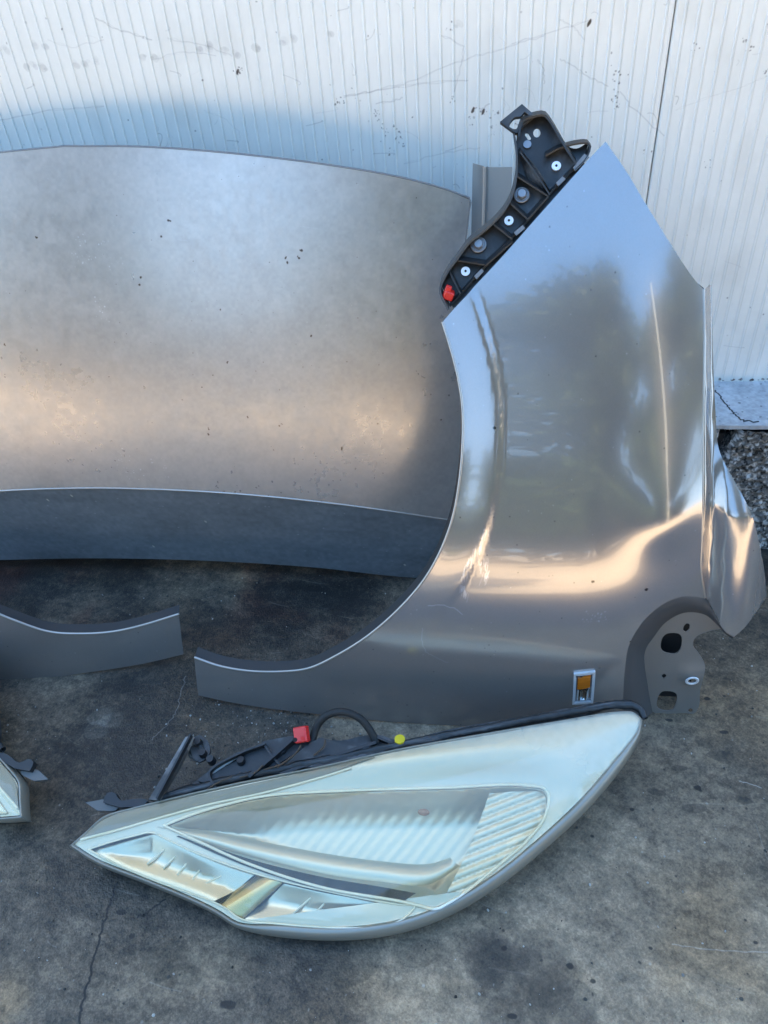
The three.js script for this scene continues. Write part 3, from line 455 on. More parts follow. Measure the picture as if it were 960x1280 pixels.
// flare: a flat band along the wheel arch, a fold 6 cm in, then a shallow valley that runs out
const fenderShape = (x, y) => {
  const t = distTo(archDense, x, y), fade = smooth(0.2, 0.5, y);
  return fenderZ(x, y) + fade * (0.0022 * smooth(0, 0.05, t) - 0.0042 * smooth(0.05, 0.066, t) + 0.002 * smooth(0.075, 0.22, t));
};
function makeFender(label) {
  const fender = thing('car_fender', label, 'car fender');
  const outline = spline([...archLine, ...[[-0.0458, 0.6959], [0.0123, 0.7452], [0.0806, 0.8062], [0.1425, 0.8602, 1], [0.1671, 0.8797, 1], [0.1975, 0.8448], [0.2295, 0.8029], [0.2656, 0.7569], [0.2978, 0.718]], ...seamLine, ...recessArc.slice(1), ...[[0.1722, 0.0112], [0.0603, 0.0017], [-0.0549, 0.0007], [-0.1428, 0.0024], [-0.2923, 0.0091], [-0.449, 0.0104], [-0.5332, 0.0159, 1]].map((p) => [p[0], Math.max(0.002, p[1]), p[2]])]);
  part('skin', sheet(outline, [], fenderShape, { cell: 0.007, th: 0.0012, uv: (x, y) => scuffMap.userData.uv(x, y) }), paint, fender);
  // rolled hem round the wheel arch, and its return flange
  const arch3 = archDense.map((p) => V3(p[0], p[1], fenderShape(p[0], p[1])));
  part('arch_hem', tube(arch3.map((p) => p.clone().add(V3(0, 0, -0.0012))), 0.0021, false, 8, 220), edgeMat, fender, 'bright rolled edge of the wheel arch');
  const away = archDense.map((p, i) => { const a = archDense[Math.max(0, i - 1)], b = archDense[Math.min(archDense.length - 1, i + 1)], l = Math.hypot(b[0] - a[0], b[1] - a[1]); return V3(p[0] - (b[1] - a[1]) / l * 0.004, p[1] + (b[0] - a[0]) / l * 0.004, fenderShape(p[0], p[1]) - 0.022); });
  part('arch_flange', loft([arch3.map((p) => p.clone().add(V3(0, 0, -0.002))), away]), plainBlack, fender);
  const tipEdge = [[-0.5193, 0.1195], [-0.5259, 0.0715], [-0.5332, 0.0159]].map((p) => V3(p[0], Math.max(0.003, p[1]), fenderShape(p[0], p[1])));
  part('tip_flange', loft([tipEdge.map((p) => p.clone().add(V3(0, 0, -0.001))), tipEdge.map((p) => p.clone().add(V3(0.006, 0, -0.02)))]), innerMat, fender);
  // wing on the bonnet side, set back behind the seam
  const seamDense = spline(seamLine, false, 0.01);
  const wing = [...seamLine.map((p) => [p[0] + 0.0005, p[1], p[2]]), ...[[0.3781, 0.2434], [0.3913, 0.2239], [0.4068, 0.2153, 1], [0.4209, 0.2304], [0.4394, 0.2492], [0.4604, 0.2579, 1], [0.447, 0.3035], [0.4264, 0.3621], [0.4011, 0.4241], [0.3804, 0.4547], [0.3659, 0.4738], [0.3558, 0.4924], [0.3515, 0.5208], [0.3425, 0.5844], [0.3352, 0.655], [0.3315, 0.6978, 1]]];
  part('wing', sheet(spline(wing), [], (x, y) => wingZ(Math.max(x, seamX(y) + 0.0005), y), { cell: 0.005, th: 0.0012, uv: (x, y) => scuffMap.userData.uv(x, y) }), paint, fender, 'glossy curved corner wing beside the seam');
  part('seam_edge', tube(seamDense.map((p) => V3(p[0], p[1], fenderShape(p[0], p[1]) - 0.002)), 0.0024, false, 8, 120), edgeMat, fender);
  // plate with holes, set back in the recess
  const plateOut = [[0.3117, -0.0297], [0.2971, 0.061], [0.2808, 0.1457], [0.2917, 0.1826], [0.3056, 0.2132], [0.3317, 0.2351], [0.3635, 0.2332], [0.3963, 0.2039, 1], [0.377, 0.1977], [0.3588, 0.1844], [0.3565, 0.1664], [0.3703, 0.1454], [0.3833, 0.1222], [0.3846, 0.0902], [0.3854, 0.0612], [0.3895, 0.0197], [0.3841, -0.0156], [0.3713, -0.0229, 1]];
  const sqHole = (l) => spline(l, true, 0.003);
  const holes = [[[0.3052, 0.1797], [0.3116, 0.189], [0.3296, 0.1899], [0.336, 0.1814], [0.3375, 0.1545], [0.3311, 0.145], [0.3123, 0.1475], [0.3058, 0.1563]], [[0.3182, 0.0467], [0.3239, 0.055], [0.3417, 0.0542], [0.3483, 0.0468], [0.3486, 0.0167], [0.343, 0.0081], [0.3248, 0.0088], [0.3179, 0.0185]], [[0.3359, 0.2078], [0.3401, 0.2132], [0.3445, 0.2099], [0.3448, 0.1995], [0.3406, 0.194], [0.3362, 0.1973]], [[0.3193, 0.0974], [0.3241, 0.092], [0.3209, 0.086], [0.3161, 0.0915]], [[0.3644, 0.1003], [0.3725, 0.0913], [0.3674, 0.0814], [0.3592, 0.0904]], [[0.3762, 0.0167], [0.3812, 0.0109], [0.3781, 0.0046], [0.3731, 0.0103]]].map(sqHole);
  const plateShape = (x, y) => plateZ(x, y) + 0.006 * gauss(x, y, holes[4][0][0], holes[4][0][1], 0.022);
  part('mounting_plate', sheet(spline(plateOut.map((p) => [p[0], Math.max(0.003, p[1]), p[2]])), holes, plateShape, { cell: 0.004, th: 0.002 }), plateMat, fender, 'bare mounting plate with square and round holes');
  part('hole_shade_sheet', sheet(spline([[0.2974, -0.0522, 1], [0.2695, 0.1724], [0.2896, 0.2176], [0.3251, 0.2365], [0.3655, 0.2213, 1], [0.3625, 0.1775], [0.3814, 0.0272], [0.3818, -0.0453, 1]].map((p) => [p[0], Math.max(0.004, p[1]), p[2]])), [], (x, y) => plateZ(x, y) - 0.035, { cell: 0.02, th: 0.0015 }), plainBlack, fender);  // black sheet added behind the plate so its holes look shaded
  part('sky_block_flange', loft([seamDense.map((p) => V3(p[0] + 0.002, p[1], fenderShape(p[0], p[1]) - 0.004)), seamDense.map((p) => V3(p[0] + 0.004, p[1] * 0.97, fenderShape(p[0], p[1]) - 0.09))]), innerMat, fender);  // flange added behind the seam to block sky light from the floor there
  const wc = [[0.3659, 0.0909]][0], wn = normalOf(plateShape, ...wc), wq = toward(wn);
  const ring = new THREE.TorusGeometry(0.0092, 0.0024, 10, 28); ring.scale(1, 1, 0.6);
  part('hole_ring', tiny(ring, wc[0], wc[1], plateShape(...wc) + 0.002, wq), zinc, fender);
  const front = resample([...recessArc.slice().reverse().map((p) => V3(p[0], Math.max(0.004, p[1]), fenderShape(p[0], p[1]) - 0.0005)), ...[[0.3762, 0.2427], [0.3913, 0.2239], [0.4068, 0.2153]].map((p) => V3(p[0], p[1], wingZ(p[0], p[1]) - 0.001))], 60);
  const back = resample([[0.3117, -0.0297], [0.2971, 0.061], [0.2808, 0.1457], [0.2917, 0.1826], [0.3056, 0.2132], [0.3317, 0.2351], [0.3635, 0.2332], [0.3963, 0.2039], [0.4107, 0.1942]].map((p) => V3(p[0], Math.max(0.004, p[1]), plateZ(...p))), 60);
  const mid = front.map((p, i) => p.clone().lerp(back[i], 0.35).add(V3(0, 0, 0.008)));
  part('recess_rim', loft([front, mid, back]), rimMat, fender, 'curved rim round the mounting plate');
  // side repeater lamp
  {
    const q = spline([[0.1567, 0.1516, 1], [0.1916, 0.1571, 1], [0.1942, 0.0856, 1], [0.1595, 0.0813, 1]], true, 0.01), f = (x, y) => fenderShape(x, y) + 0.005;
    const inner = (d) => inset(q.filter((_, i) => true), d);
    const rep = part('side_repeater', sheet(q, [inner(0.0045)], f, { cell: 0.004, th: 0.006 }), new THREE.MeshPhysicalMaterial({ color: 0xd4d6d8, metalness: 0.4, roughness: 0.22, clearcoat: 1 }), fender, 'chrome framed side repeater lamp');
    const box = spline([[0.1639, 0.1431, 1], [0.1847, 0.1469, 1], [0.1857, 0.12, 1], [0.1646, 0.1179, 1]], true, 0.01), low = spline([[0.1649, 0.1142, 1], [0.186, 0.1163, 1], [0.1868, 0.0935, 1], [0.1654, 0.0914, 1]], true, 0.01);
    part('amber_lens', sheet(box, [], (x, y) => fenderShape(x, y) + 0.0035 + 0.0012 * Math.sin(y * 1500), { cell: 0.0015, th: 0.003 }), new THREE.MeshPhysicalMaterial({ color: 0xb4641a, roughness: 0.15, clearcoat: 1 }), rep);
    part('lamp_reflector', sheet(low, [], (x, y) => fenderShape(x, y) + 0.003 + 0.002 * Math.sin(x * 600), { cell: 0.002, th: 0.002 }), chrome, rep);
  }
  // moulded black bumper bracket along the upper left edge
  {
    const B = bracketZ, out = [[-0.0513, 0.6873, 1], [-0.0701, 0.7147, 1], [-0.0585, 0.7376], [-0.0478, 0.7489], [-0.0278, 0.7702], [-0.0125, 0.7793], [0.0052, 0.791], [0.0238, 0.8073], [0.0341, 0.8237], [0.0394, 0.8446], [0.0388, 0.872], [0.0396, 0.8874, 1], [0.0451, 0.9054], [0.065, 0.9111], [0.0792, 0.9115], [0.0876, 0.904], [0.1104, 0.8743], [0.1269, 0.8684], [0.1453, 0.8759, 1], [0.1409, 0.8617, 1], [0.1356, 0.841], [0.0475, 0.7631], [-0.0368, 0.6871, 1]];
    const circle = (c, r) => Array.from({ length: 16 }, (_, i) => [c[0] + r * Math.cos(i * Math.PI / 8), c[1] + r * Math.sin(i * Math.PI / 8)]);
    const holes = [circle([[0.0691, 0.8883]][0], 0.0055), [[0.0526, 0.8888], [0.0561, 0.8887], [0.061, 0.8831], [0.0598, 0.8804], [0.0563, 0.8805], [0.0514, 0.8861]].map((p) => [p[0], p[1]])];
    const br = part('bumper_bracket', sheet(spline(out, true, 0.004), holes, B, { cell: 0.01, th: 0.003, uv: (x, y) => [x / 0.3, y / 0.3] }), blackPlastic, fender, 'ribbed black plastic bumper bracket with rivets and bolts');
    const ribs = [[[[-0.0575, 0.6913], [-0.0701, 0.7147], [-0.0585, 0.7376], [-0.0478, 0.7489], [-0.0278, 0.7702], [-0.0125, 0.7793], [0.0052, 0.791], [0.0238, 0.8073], [0.0341, 0.8237], [0.0394, 0.8446], [0.0388, 0.872], [0.0347, 0.8912]], 0.022, 0.003], [[[-0.0585, 0.7376], [-0.0397, 0.7085]], 0.016, 0.0022], [[[-0.0478, 0.7489], [-0.002, 0.7424]], 0.018, 0.0022], [[[0.0052, 0.791], [0.0354, 0.7718]], 0.018, 0.0022], [[[0.0295, 0.8146], [0.0585, 0.7936]], 0.018, 0.0022], [[[0.0407, 0.8437], [0.0598, 0.834], [0.086, 0.8205]], 0.020, 0.0022], [[[0.0435, 0.8719], [0.0665, 0.8484], [0.0883, 0.8223]], 0.020, 0.0022],
      [[[0.0419, 0.8892], [0.0462, 0.9054], [0.065, 0.9111], [0.0792, 0.9115], [0.0876, 0.904], [0.1104, 0.8743], [0.1248, 0.8576]], 0.024, 0.003], [[[0.0814, 0.8653], [0.1034, 0.8736], [0.1453, 0.8759], [0.1409, 0.8617], [0.125, 0.8486]], 0.018, 0.0025], [[[-0.0551, 0.6922], [-0.0384, 0.7075], [-0.0043, 0.7386], [0.0354, 0.7718], [0.0585, 0.7917], [0.0883, 0.8204], [0.125, 0.8495]], 0.012, 0.0025], [[[-0.0032, 0.7424], [0.0355, 0.769]], 0.02, 0.002], [[[0.0573, 0.7945], [0.0872, 0.8205]], 0.02, 0.002]];
    ribs.forEach(([l, h, th], i) => part('rib', rib(spline(l, false, 0.006), B, h, th), i ? blackPlastic : dustyPlastic, br));
    // skewed tray walls catch light as planes: sloping web left of the tray
    const web = [[[0.0436, 0.8673], [0.0598, 0.834], [0.0883, 0.8223]], [[0.0507, 0.8689], [0.0687, 0.8529], [0.0906, 0.824]]]; 
    part('web', loft(web.map((l, i) => resample(l.map((p) => V3(p[0], p[1], B(...p) + (i ? 0.019 : 0.004))), 12))), blackPlastic, br);
    // open ring at the top end
    const ro = [[0.0141, 0.9056, 1], [0.0458, 0.9244, 1], [0.065, 0.9111, 1], [0.0499, 0.9016], [0.0395, 0.892], [0.0323, 0.8949, 1]], ri = [[0.0274, 0.9006], [0.0343, 0.9094], [0.0449, 0.9109], [0.0496, 0.9152], [0.0568, 0.9104], [0.0497, 0.9089], [0.0416, 0.9028], [0.0382, 0.8966]].map((p) => [p[0], p[1]]);
    part('end_ring', sheet(spline(ro, true, 0.004), [spline(ri, true, 0.002)], (x, y) => B(x, y) + 0.016, { cell: 0.01, th: 0.007 }), blackPlastic, br, 'open plastic ring at the bracket end');
    const washer = new THREE.CylinderGeometry(0.0068, 0.0068, 0.003, 24); washer.rotateX(Math.PI / 2);
    const hub = new THREE.CylinderGeometry(0.0018, 0.0018, 0.0036, 12); hub.rotateX(Math.PI / 2);
    for (const p of [[0.0982, 0.8484], [0.0302, 0.7877], [-0.0329, 0.7296]]) { const q = toward(normalOf(B, ...p)), n = normalOf(B, ...p), c = V3(p[0], p[1], B(...p)).addScaledVector(n, 0.003); const rv = part('rivet', tiny(washer, c.x, c.y, c.z, q), zinc, br); }
    for (const p of [[0.0982, 0.8484], [0.0302, 0.7877], [-0.0329, 0.7296]]) { const q = toward(normalOf(B, ...p)), c = V3(p[0], p[1], B(...p)).addScaledVector(normalOf(B, ...p), 0.0035); part('rivet_hole', tiny(hub, c.x, c.y, c.z, q), darkHole, br); }
    const wash = new THREE.CylinderGeometry(0.0105, 0.0105, 0.002, 32), hexg = new THREE.CylinderGeometry(0.0075, 0.008, 0.006, 6), dome = new THREE.CylinderGeometry(0.0058, 0.0072, 0.002, 20); dome.translate(0, 0.0065, 0); hexg.translate(0, 0.003, 0);
    const boss = new THREE.TorusGeometry(0.0105, 0.0018, 8, 30);
    for (const p of [[0.0484, 0.8169], [-0.0144, 0.7606]]) { const n = normalOf(B, ...p), q = toward(n), c = V3(p[0], p[1], B(...p)).addScaledVector(n, 0.003); const gs = [wash, hexg, dome].map((g) => { const k = g.clone(); k.rotateX(Math.PI / 2); return tiny(k, c.x, c.y, c.z, q); }); gs.push(tiny(boss, c.x, c.y, c.z, q)); part('bolt', gs, steel, br); }
    const sm = new THREE.CylinderGeometry(0.006, 0.006, 0.002, 20); sm.rotateX(Math.PI / 2); { const p = [[0.0552, 0.876]][0]; part('plug', tiny(sm, p[0], p[1], B(...p) + 0.003, toward(normalOf(B, ...p))), steel, br); }
    { const p = [[-0.0578, 0.7068]][0]; const g = new RoundedBoxGeometry(0.016, 0.014, 0.016, 3, 0.003); const g2 = new RoundedBoxGeometry(0.009, 0.02, 0.008, 2, 0.002); g2.translate(-0.004, 0.004, 0.002); g.rotateZ(-0.4); g2.rotateZ(-0.4); g.translate(p[0], p[1], B(...p) + 0.012); g2.translate(p[0], p[1], B(...p) + 0.012); part('clip', [g, g2], redPlastic, br, 'red plastic clip'); }
    for (const l of [[[0.125, 0.8477, 1], [0.1444, 0.8625, 1], [0.1374, 0.8663, 1], [0.1214, 0.8514, 1]], [[0.1009, 0.8311, 1], [0.1112, 0.839, 1], [0.1065, 0.8418, 1], [0.0973, 0.8348, 1]], [[0.0412, 0.7763, 1], [0.054, 0.7844, 1], [0.0504, 0.7882, 1], [0.0376, 0.7801, 1]], [[-0.016, 0.7264, 1], [-0.0054, 0.7358, 1], [-0.0091, 0.7387, 1], [-0.0197, 0.7303, 1]]]) part('tab', sheet(spline(l, true, 0.01), [], (x, y) => B(x, y) + 0.018, { cell: 0.02, th: 0.003 }), innerMat, br);
  }
  return fender;
}
const fenderA = makeFender('glossy grey-brown car fender with wheel arch cut-out standing on the concrete, bracket at top');
// a mirrored twin: every mesh gets mirrored geometry
function mirrorGeometry(geometry) {
  const g = geometry.clone(); g.scale(-1, 1, 1);
  if (g.index) { const a = g.index.array; for (let i = 0; i < a.length; i += 3) { const t = a[i]; a[i] = a[i + 1]; a[i + 1] = t; } }
  else for (const k of Object.keys(g.attributes)) { const b = g.attributes[k], c = b.itemSize, arr = b.array; for (let i = 0; i < b.count; i += 3) for (let j = 0; j < c; j++) { const t = arr[i * c + j]; arr[i * c + j] = arr[(i + 1) * c + j]; arr[(i + 1) * c + j] = t; } }
  return g;
}
function mirrored(root, name, label) {
  const c = root.clone(); c.name = numbered(name); c.userData.label = label;
  c.traverse((o) => { if (o.isMesh) o.geometry = mirrorGeometry(o.geometry); });
  scene.add(c); return c;
}
{
  // the other side's fender, cut short so its unseen body does not darken the bonnet
  const fp = thing('car_fender', 'low end of a second grey fender at the left edge, cut short to keep the bonnet lit', 'car fender');
  const top = [...[[-0.5534, 0.1182, 1]], ...archLine.slice(1, 9)], bottom = [[-0.0373, 0.2077], [-0.0124, 0.1232], [-0.0186, 0.004, 1], [-0.0549, 0.0007], [-0.1428, 0.0024], [-0.2923, 0.0091], [-0.449, 0.0104], [-0.5332, 0.0159, 1]].map((p) => [p[0], Math.max(0.002, p[1]), p[2]]);
  const o = spline([...top.map((p, i) => i === 8 ? [p[0], p[1], 1] : p), ...bottom]), flatZ = (x, y) => fenderZ(x, y);
  const hem = spline(top, false, 0.01).map((p) => V3(p[0], p[1], flatZ(p[0], p[1])));
  const parts = [part('skin', sheet(o, [], flatZ, { cell: 0.008, th: 0.0012, uv: (x, y) => [0.9 - x, 0.9 - y] }), paint, fp),
    part('arch_hem', tube(hem.map((p) => p.clone().add(V3(0, 0, -0.0012))), 0.0021, false, 8, 120), edgeMat, fp),
    part('arch_flange', loft([hem, hem.map((p) => p.clone().add(V3(0.002, 0.004, -0.022)))]), plainBlack, fp),
    part('tip_flange', loft([[[-0.5534, 0.1182], [-0.5415, 0.0679], [-0.5332, 0.0159]].map((p) => V3(p[0], Math.max(0.003, p[1]), flatZ(...p))), [[-0.5534, 0.1182], [-0.5259, 0.0715], [-0.5332, 0.0159]].map((p) => V3(p[0] + 0.006, Math.max(0.003, p[1]), flatZ(...p) - 0.02))]), innerMat, fp)];
  for (const m of parts) m.geometry = mirrorGeometry(m.geometry);
  const pivot = [[-0.5879, 0.5536]][0], tipHere = [[-0.5332, 0.0159]][0];
  fp.rotation.set(0, 0.10, 0.075); fp.updateMatrix();
  const q = V3(-tipHere[0], 0.002, fenderZ(...tipHere)).applyMatrix4(fp.matrix);
  fp.position.set(pivot[0] - q.x, 0.012 - q.y, pivot[1] - q.z);
}

// ------------------------------------------------------------------ grey pressed rail standing between bonnet and fender
{
  const rail = thing('metal_rail', 'grey pressed metal rail standing upright between bonnet and black bracket', 'metal rail');
  const prof = [[-0.030, 0], [-0.012, 0.004], [-0.008, 0.0], [-0.004, -0.006], [0.0, 0.0], [0.04, 0.004]];
  const rows = [0, 0.2, 0.4, 0.6, 0.786].map((y, k) => prof.map(([x, z], i) => V3(x - 0.012 * (0.79 - y) , y + (k === 4 ? (i < 2 ? 0.008 - 0.004 * i : 0.0) : 0), 0.21 - 0.17 * (y / 0.79) + z)));
  const back = rows.map((r) => r.map((p) => p.clone().add(V3(0, 0, -0.002))));
  part('channel', [loft(rows), loft(back), loft([rows[4], back[4]])], railMat, rail);
}

// ------------------------------------------------------------------ headlamps
const cosA = Math.cos(HA), sinA = Math.sin(HA);
const hazeMap = canvasMap(512, -0.75, 0.35, -0.05, 0.5, (x, y) => { const haze = smooth(0.0, 0.30, 0.55 * x + y - 0.12 + 0.25 * (fbm(x * 6, y * 9, 4) - 0.5)); const v = 238 - 60 * haze + 14 * (fbm(x * 90, y * 90, 2) - 0.5); return [v, v, v]; }, null, THREE.ClampToEdgeWrapping, false);
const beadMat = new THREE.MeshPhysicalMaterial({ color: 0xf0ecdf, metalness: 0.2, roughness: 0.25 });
function makeHeadlamp(label) {
  const lamp = thing('car_headlamp', label, 'car headlamp');
  const base = V3(-0.2, 0, D - 0.6);
  lamp.position.copy(base);
  const place = (u, v, w) => [u - base.x, H0[1] + v * sinA + w * cosA, H0[2] - v * cosA + w * sinA - base.z];
  const at3 = (u, v, w) => V3(...place(u, v, w));
  const O = { place };
  const outPts = [[-0.6368, 0.0961, 1], [-0.614, 0.1214], [-0.5918, 0.1459], [-0.5491, 0.1622], [-0.5055, 0.1761], [-0.3797, 0.2129], [-0.2525, 0.2461], [-0.1252, 0.282], [0.0029, 0.3128], [0.131, 0.3423], [0.2205, 0.3617], [0.2481, 0.3619], [0.262, 0.3495, 1], [0.2572, 0.3247], [0.2398, 0.2934], [0.2127, 0.2573], [0.1613, 0.1996], [0.1004, 0.1434], [0.0302, 0.0864], [-0.0379, 0.0447], [-0.1053, 0.018], [-0.1849, 0.0026], [-0.2785, -0.0008], [-0.3431, 0.0054], [-0.3788, 0.0194], [-0.4187, 0.0323], [-0.4997, 0.0535], [-0.5835, 0.0744]];
  const outline = spline(outPts, true, 0.006), rimW = (p) => 0.006 + 0.009 * smooth(0.02, -0.04, p[1] - 0.55 * (p[0] + 0.33)), lens = insetBy(outline, rimW), bez = insetBy(outline, (p) => rimW(p) + 0.002);
  // dome of the lens: a stretched-membrane shape over its outline
  const gx0 = -0.75, gy0 = -0.06, cs = 0.006, nx = 190, ny = 95, phi = new Float32Array(nx * ny), inMask = new Uint8Array(nx * ny);
  const within = (l, x, y) => { let c = false; for (let i = 0, j = l.length - 1; i < l.length; j = i++) if ((l[i][1] > y) !== (l[j][1] > y) && x < (l[j][0] - l[i][0]) * (y - l[i][1]) / (l[j][1] - l[i][1]) + l[i][0]) c = !c; return c; };
  for (let j = 0; j < ny; j++) for (let i = 0; i < nx; i++) inMask[j * nx + i] = within(lens, gx0 + i * cs, gy0 + j * cs) ? 1 : 0;
  for (let it = 0; it < 900; it++) for (let j = 1; j < ny - 1; j++) for (let i = 1; i < nx - 1; i++) { const k = j * nx + i; if (inMask[k]) phi[k] += 1.6 * ((phi[k - 1] + phi[k + 1] + phi[k - nx] + phi[k + nx] + cs * cs) / 4 - phi[k]); }
  const dome = (u, v) => { const x = clamp((u - gx0) / cs, 0, nx - 2), y = clamp((v - gy0) / cs, 0, ny - 2), i = Math.floor(x), j = Math.floor(y), fx = x - i, fy = y - j, p = (a, b) => phi[(j + b) * nx + i + a]; return (p(0, 0) * (1 - fx) + p(1, 0) * fx) * (1 - fy) + (p(0, 1) * (1 - fx) + p(1, 1) * fx) * fy; };
  const lensW = (u, v) => 0.004 + 0.42 * Math.sqrt(Math.max(0, dome(u, v)) + 1e-6);
  part('lens', sheet(lens, [], lensW, { ...O, cell: 0.006, th: 0, eps: 0.009, uv: (u, v) => hazeMap.userData.uv(u, v) }), new THREE.MeshPhysicalMaterial({ color: 0xf6f1e0, roughness: 0.05, transmission: 1, transmissionMap: hazeMap, thickness: 0, ior: 1.5 }), lamp, 'hazy clouded clear lens');
  // silver rim round the lens edge, and the dark shell under it
  const floorW = (v) => -(H0[1] + v * sinA - 0.004) / cosA;
  const ringAt = (d, fw) => { const l = insetBy(outline, (p) => d > 0.1 || d === 0 ? d * rimW(p) : d); l.push(l[0]); return l.map((p) => at3(p[0], p[1], fw(p[0], p[1]))); };
  part('lens_rim', loft([ringAt(1.12, () => 0.002), ringAt(0.9, () => 0.0065), ringAt(0.45, () => 0.004), ringAt(0, () => -0.007), ringAt(0.003, (u, v) => Math.max(-0.022, floorW(v)))]), new THREE.MeshPhysicalMaterial({ color: 0x8d887c, metalness: 0.4, roughness: 0.4, clearcoat: 0.6, clearcoatRoughness: 0.2 }), lamp, 'grey rim round the lens');
  const mid = [[-0.2374, 0.1333]][0], shrink = (k, fw) => { const l = outline.map((p) => [p[0] + (mid[0] - p[0]) * k, p[1] + (mid[1] - p[1]) * k]); l.push(l[0]); return l.map((p) => at3(p[0], p[1], fw(p[0], p[1]))); };
  part('shell', [loft([shrink(0.01, (u, v) => Math.max(-0.02, floorW(v))), shrink(0.07, (u, v) => Math.max(-0.05, 0.8 * floorW(v))), shrink(0.2, (u, v) => Math.max(-0.09, 0.97 * floorW(v)))])], plainBlack, lamp);
  // bezel with openings
  const cavity = spline([[-0.4861, 0.1361, 1], [-0.4469, 0.1543], [-0.398, 0.1721], [-0.3295, 0.1912], [-0.2085, 0.2064], [-0.0451, 0.2217], [0.0722, 0.2328], [0.1062, 0.2266], [0.1028, 0.1911], [0.0771, 0.1552], [0.03, 0.1132], [-0.0238, 0.0697], [-0.0554, 0.0506, 1], [-0.1024, 0.0574], [-0.2238, 0.0674], [-0.3424, 0.0918], [-0.4393, 0.1216]], true, 0.006);
  const lower = spline([[-0.6001, 0.094, 1], [-0.5548, 0.1112], [-0.506, 0.1264, 1], [-0.4214, 0.0997], [-0.33, 0.0793], [-0.2234, 0.0642], [-0.1022, 0.0543], [-0.0825, 0.0568, 1], [-0.1009, 0.0367], [-0.1267, 0.0255], [-0.1866, 0.0177], [-0.2811, 0.0155], [-0.3381, 0.0173], [-0.3636, 0.029], [-0.3901, 0.0377], [-0.475, 0.0564], [-0.5444, 0.0749]], true, 0.006);
  const cavRing = cavity.concat([cavity[0]]), lowRing = lower.concat([lower[0]]);
  part('bezel', sheet(bez, [cavity, lower], (u, v) => 0.002 + 0.6 * (lensW(u, v) - 0.004) * smooth(0, 0.06, Math.min(distTo(cavRing, u, v), distTo(lowRing, u, v))), { ...O, cell: 0.009, th: 0.002, eps: 0.011 }), satin, lamp, 'satin silver bezel inside the lens');
  const bezelW = (u, v) => 0.002 + 0.6 * (lensW(u, v) - 0.004) * smooth(0, 0.06, Math.min(distTo(cavRing, u, v), distTo(lowRing, u, v)));
  part('upper_trim', sheet(spline([[-0.6165, 0.1081, 1], [-0.5834, 0.1403], [-0.5034, 0.1676], [-0.3778, 0.203], [-0.2514, 0.2373], [-0.1626, 0.2617, 1], [-0.2499, 0.226], [-0.3372, 0.1981], [-0.4248, 0.174], [-0.4925, 0.1513], [-0.5595, 0.1275]], true, 0.006), [], (u, v) => bezelW(u, v) + 0.003, { ...O, cell: 0.008, th: 0.002, eps: 0.011 }), new THREE.MeshPhysicalMaterial({ color: 0x7f7b73, metalness: 0.5, roughness: 0.28 }), lamp, 'grey trim strip along the upper left edge');
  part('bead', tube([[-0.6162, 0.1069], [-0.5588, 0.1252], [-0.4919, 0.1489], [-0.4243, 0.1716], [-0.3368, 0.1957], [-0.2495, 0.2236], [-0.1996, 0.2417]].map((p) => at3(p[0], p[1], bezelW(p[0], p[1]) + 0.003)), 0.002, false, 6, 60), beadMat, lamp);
  // bowl of the main reflector: vertical flutes, with side walls up to the bezel
  const cavC = [[-0.1523, 0.1507]][0], cavIn = inset(cavity, 0.012), prismLine = [[0.0045, 0.2261], [-0.0072, 0.1955], [-0.0156, 0.1487], [-0.0255, 0.1201], [-0.0394, 0.0812], [-0.0553, 0.0485]];
  const bowl = (u, v) => { const t = clamp(distTo(cavRing, u, v) / 0.05); return Math.max(-0.004 - 0.045 * (1 - sq(1 - t)), floorW(v) * 0.8) + 0.00022 * Math.sin((u - 0.75 * v) * 330); };
  const bowlMat = new THREE.MeshStandardMaterial({ color: 0xdcd6c8, metalness: 0.75, roughness: 0.34 });
  part('reflector', sheet(cavity, [], bowl, { ...O, cell: 0.004, th: 0.001 }), bowlMat, lamp, 'fluted chrome main reflector');
  const prism = spline([[0.0194, 0.221, 1], [0.1024, 0.2239], [0.1003, 0.1886], [0.0712, 0.1525], [0.0277, 0.1119], [-0.0239, 0.0718], [-0.0532, 0.0518, 1], [-0.0371, 0.0835], [-0.0207, 0.1172], [-0.0038, 0.1552]], true, 0.006);
  part('prism_reflector', sheet(prism, [], (u, v) => -0.006 + 0.0022 * Math.abs(Math.sin((u * 0.45 - v) * 210)) + 0.0004 * Math.sin((u + v * 0.3) * 330), { ...O, cell: 0.003, th: 0.001 }), bowlMat, lamp, 'ribbed side reflector');
  // bright bar and black strip dividing the two rows
  const bar = (l, w, tops) => l.map((p, i) => at3(p[0], p[1], w[Math.min(i, w.length - 1)]));
  const barU = spline([[-0.5004, 0.1351], [-0.4299, 0.1375], [-0.3493, 0.129], [-0.2353, 0.1175], [-0.1487, 0.1124], [-0.0705, 0.1136], [-0.0388, 0.1247]], false, 0.01), barM = spline([[-0.4988, 0.134], [-0.4276, 0.1271], [-0.3466, 0.1142], [-0.2332, 0.1019], [-0.1473, 0.097], [-0.0696, 0.0972], [-0.0313, 0.1164]], false, 0.01), barL = spline([[-0.4971, 0.133], [-0.4255, 0.1179], [-0.3444, 0.1029], [-0.2313, 0.0876], [-0.146, 0.0829], [-0.0689, 0.0843], [-0.0229, 0.1126]], false, 0.01);
  const rowOf = (l, w, n = 60) => resample(l.map((p) => at3(p[0], p[1], w)), n);
  part('chrome_bar', loft([rowOf(barU, -0.012), rowOf(barM, 0.006), rowOf(barL, -0.004)]), bowlMat, lamp, 'bright curved bar across the lamp');
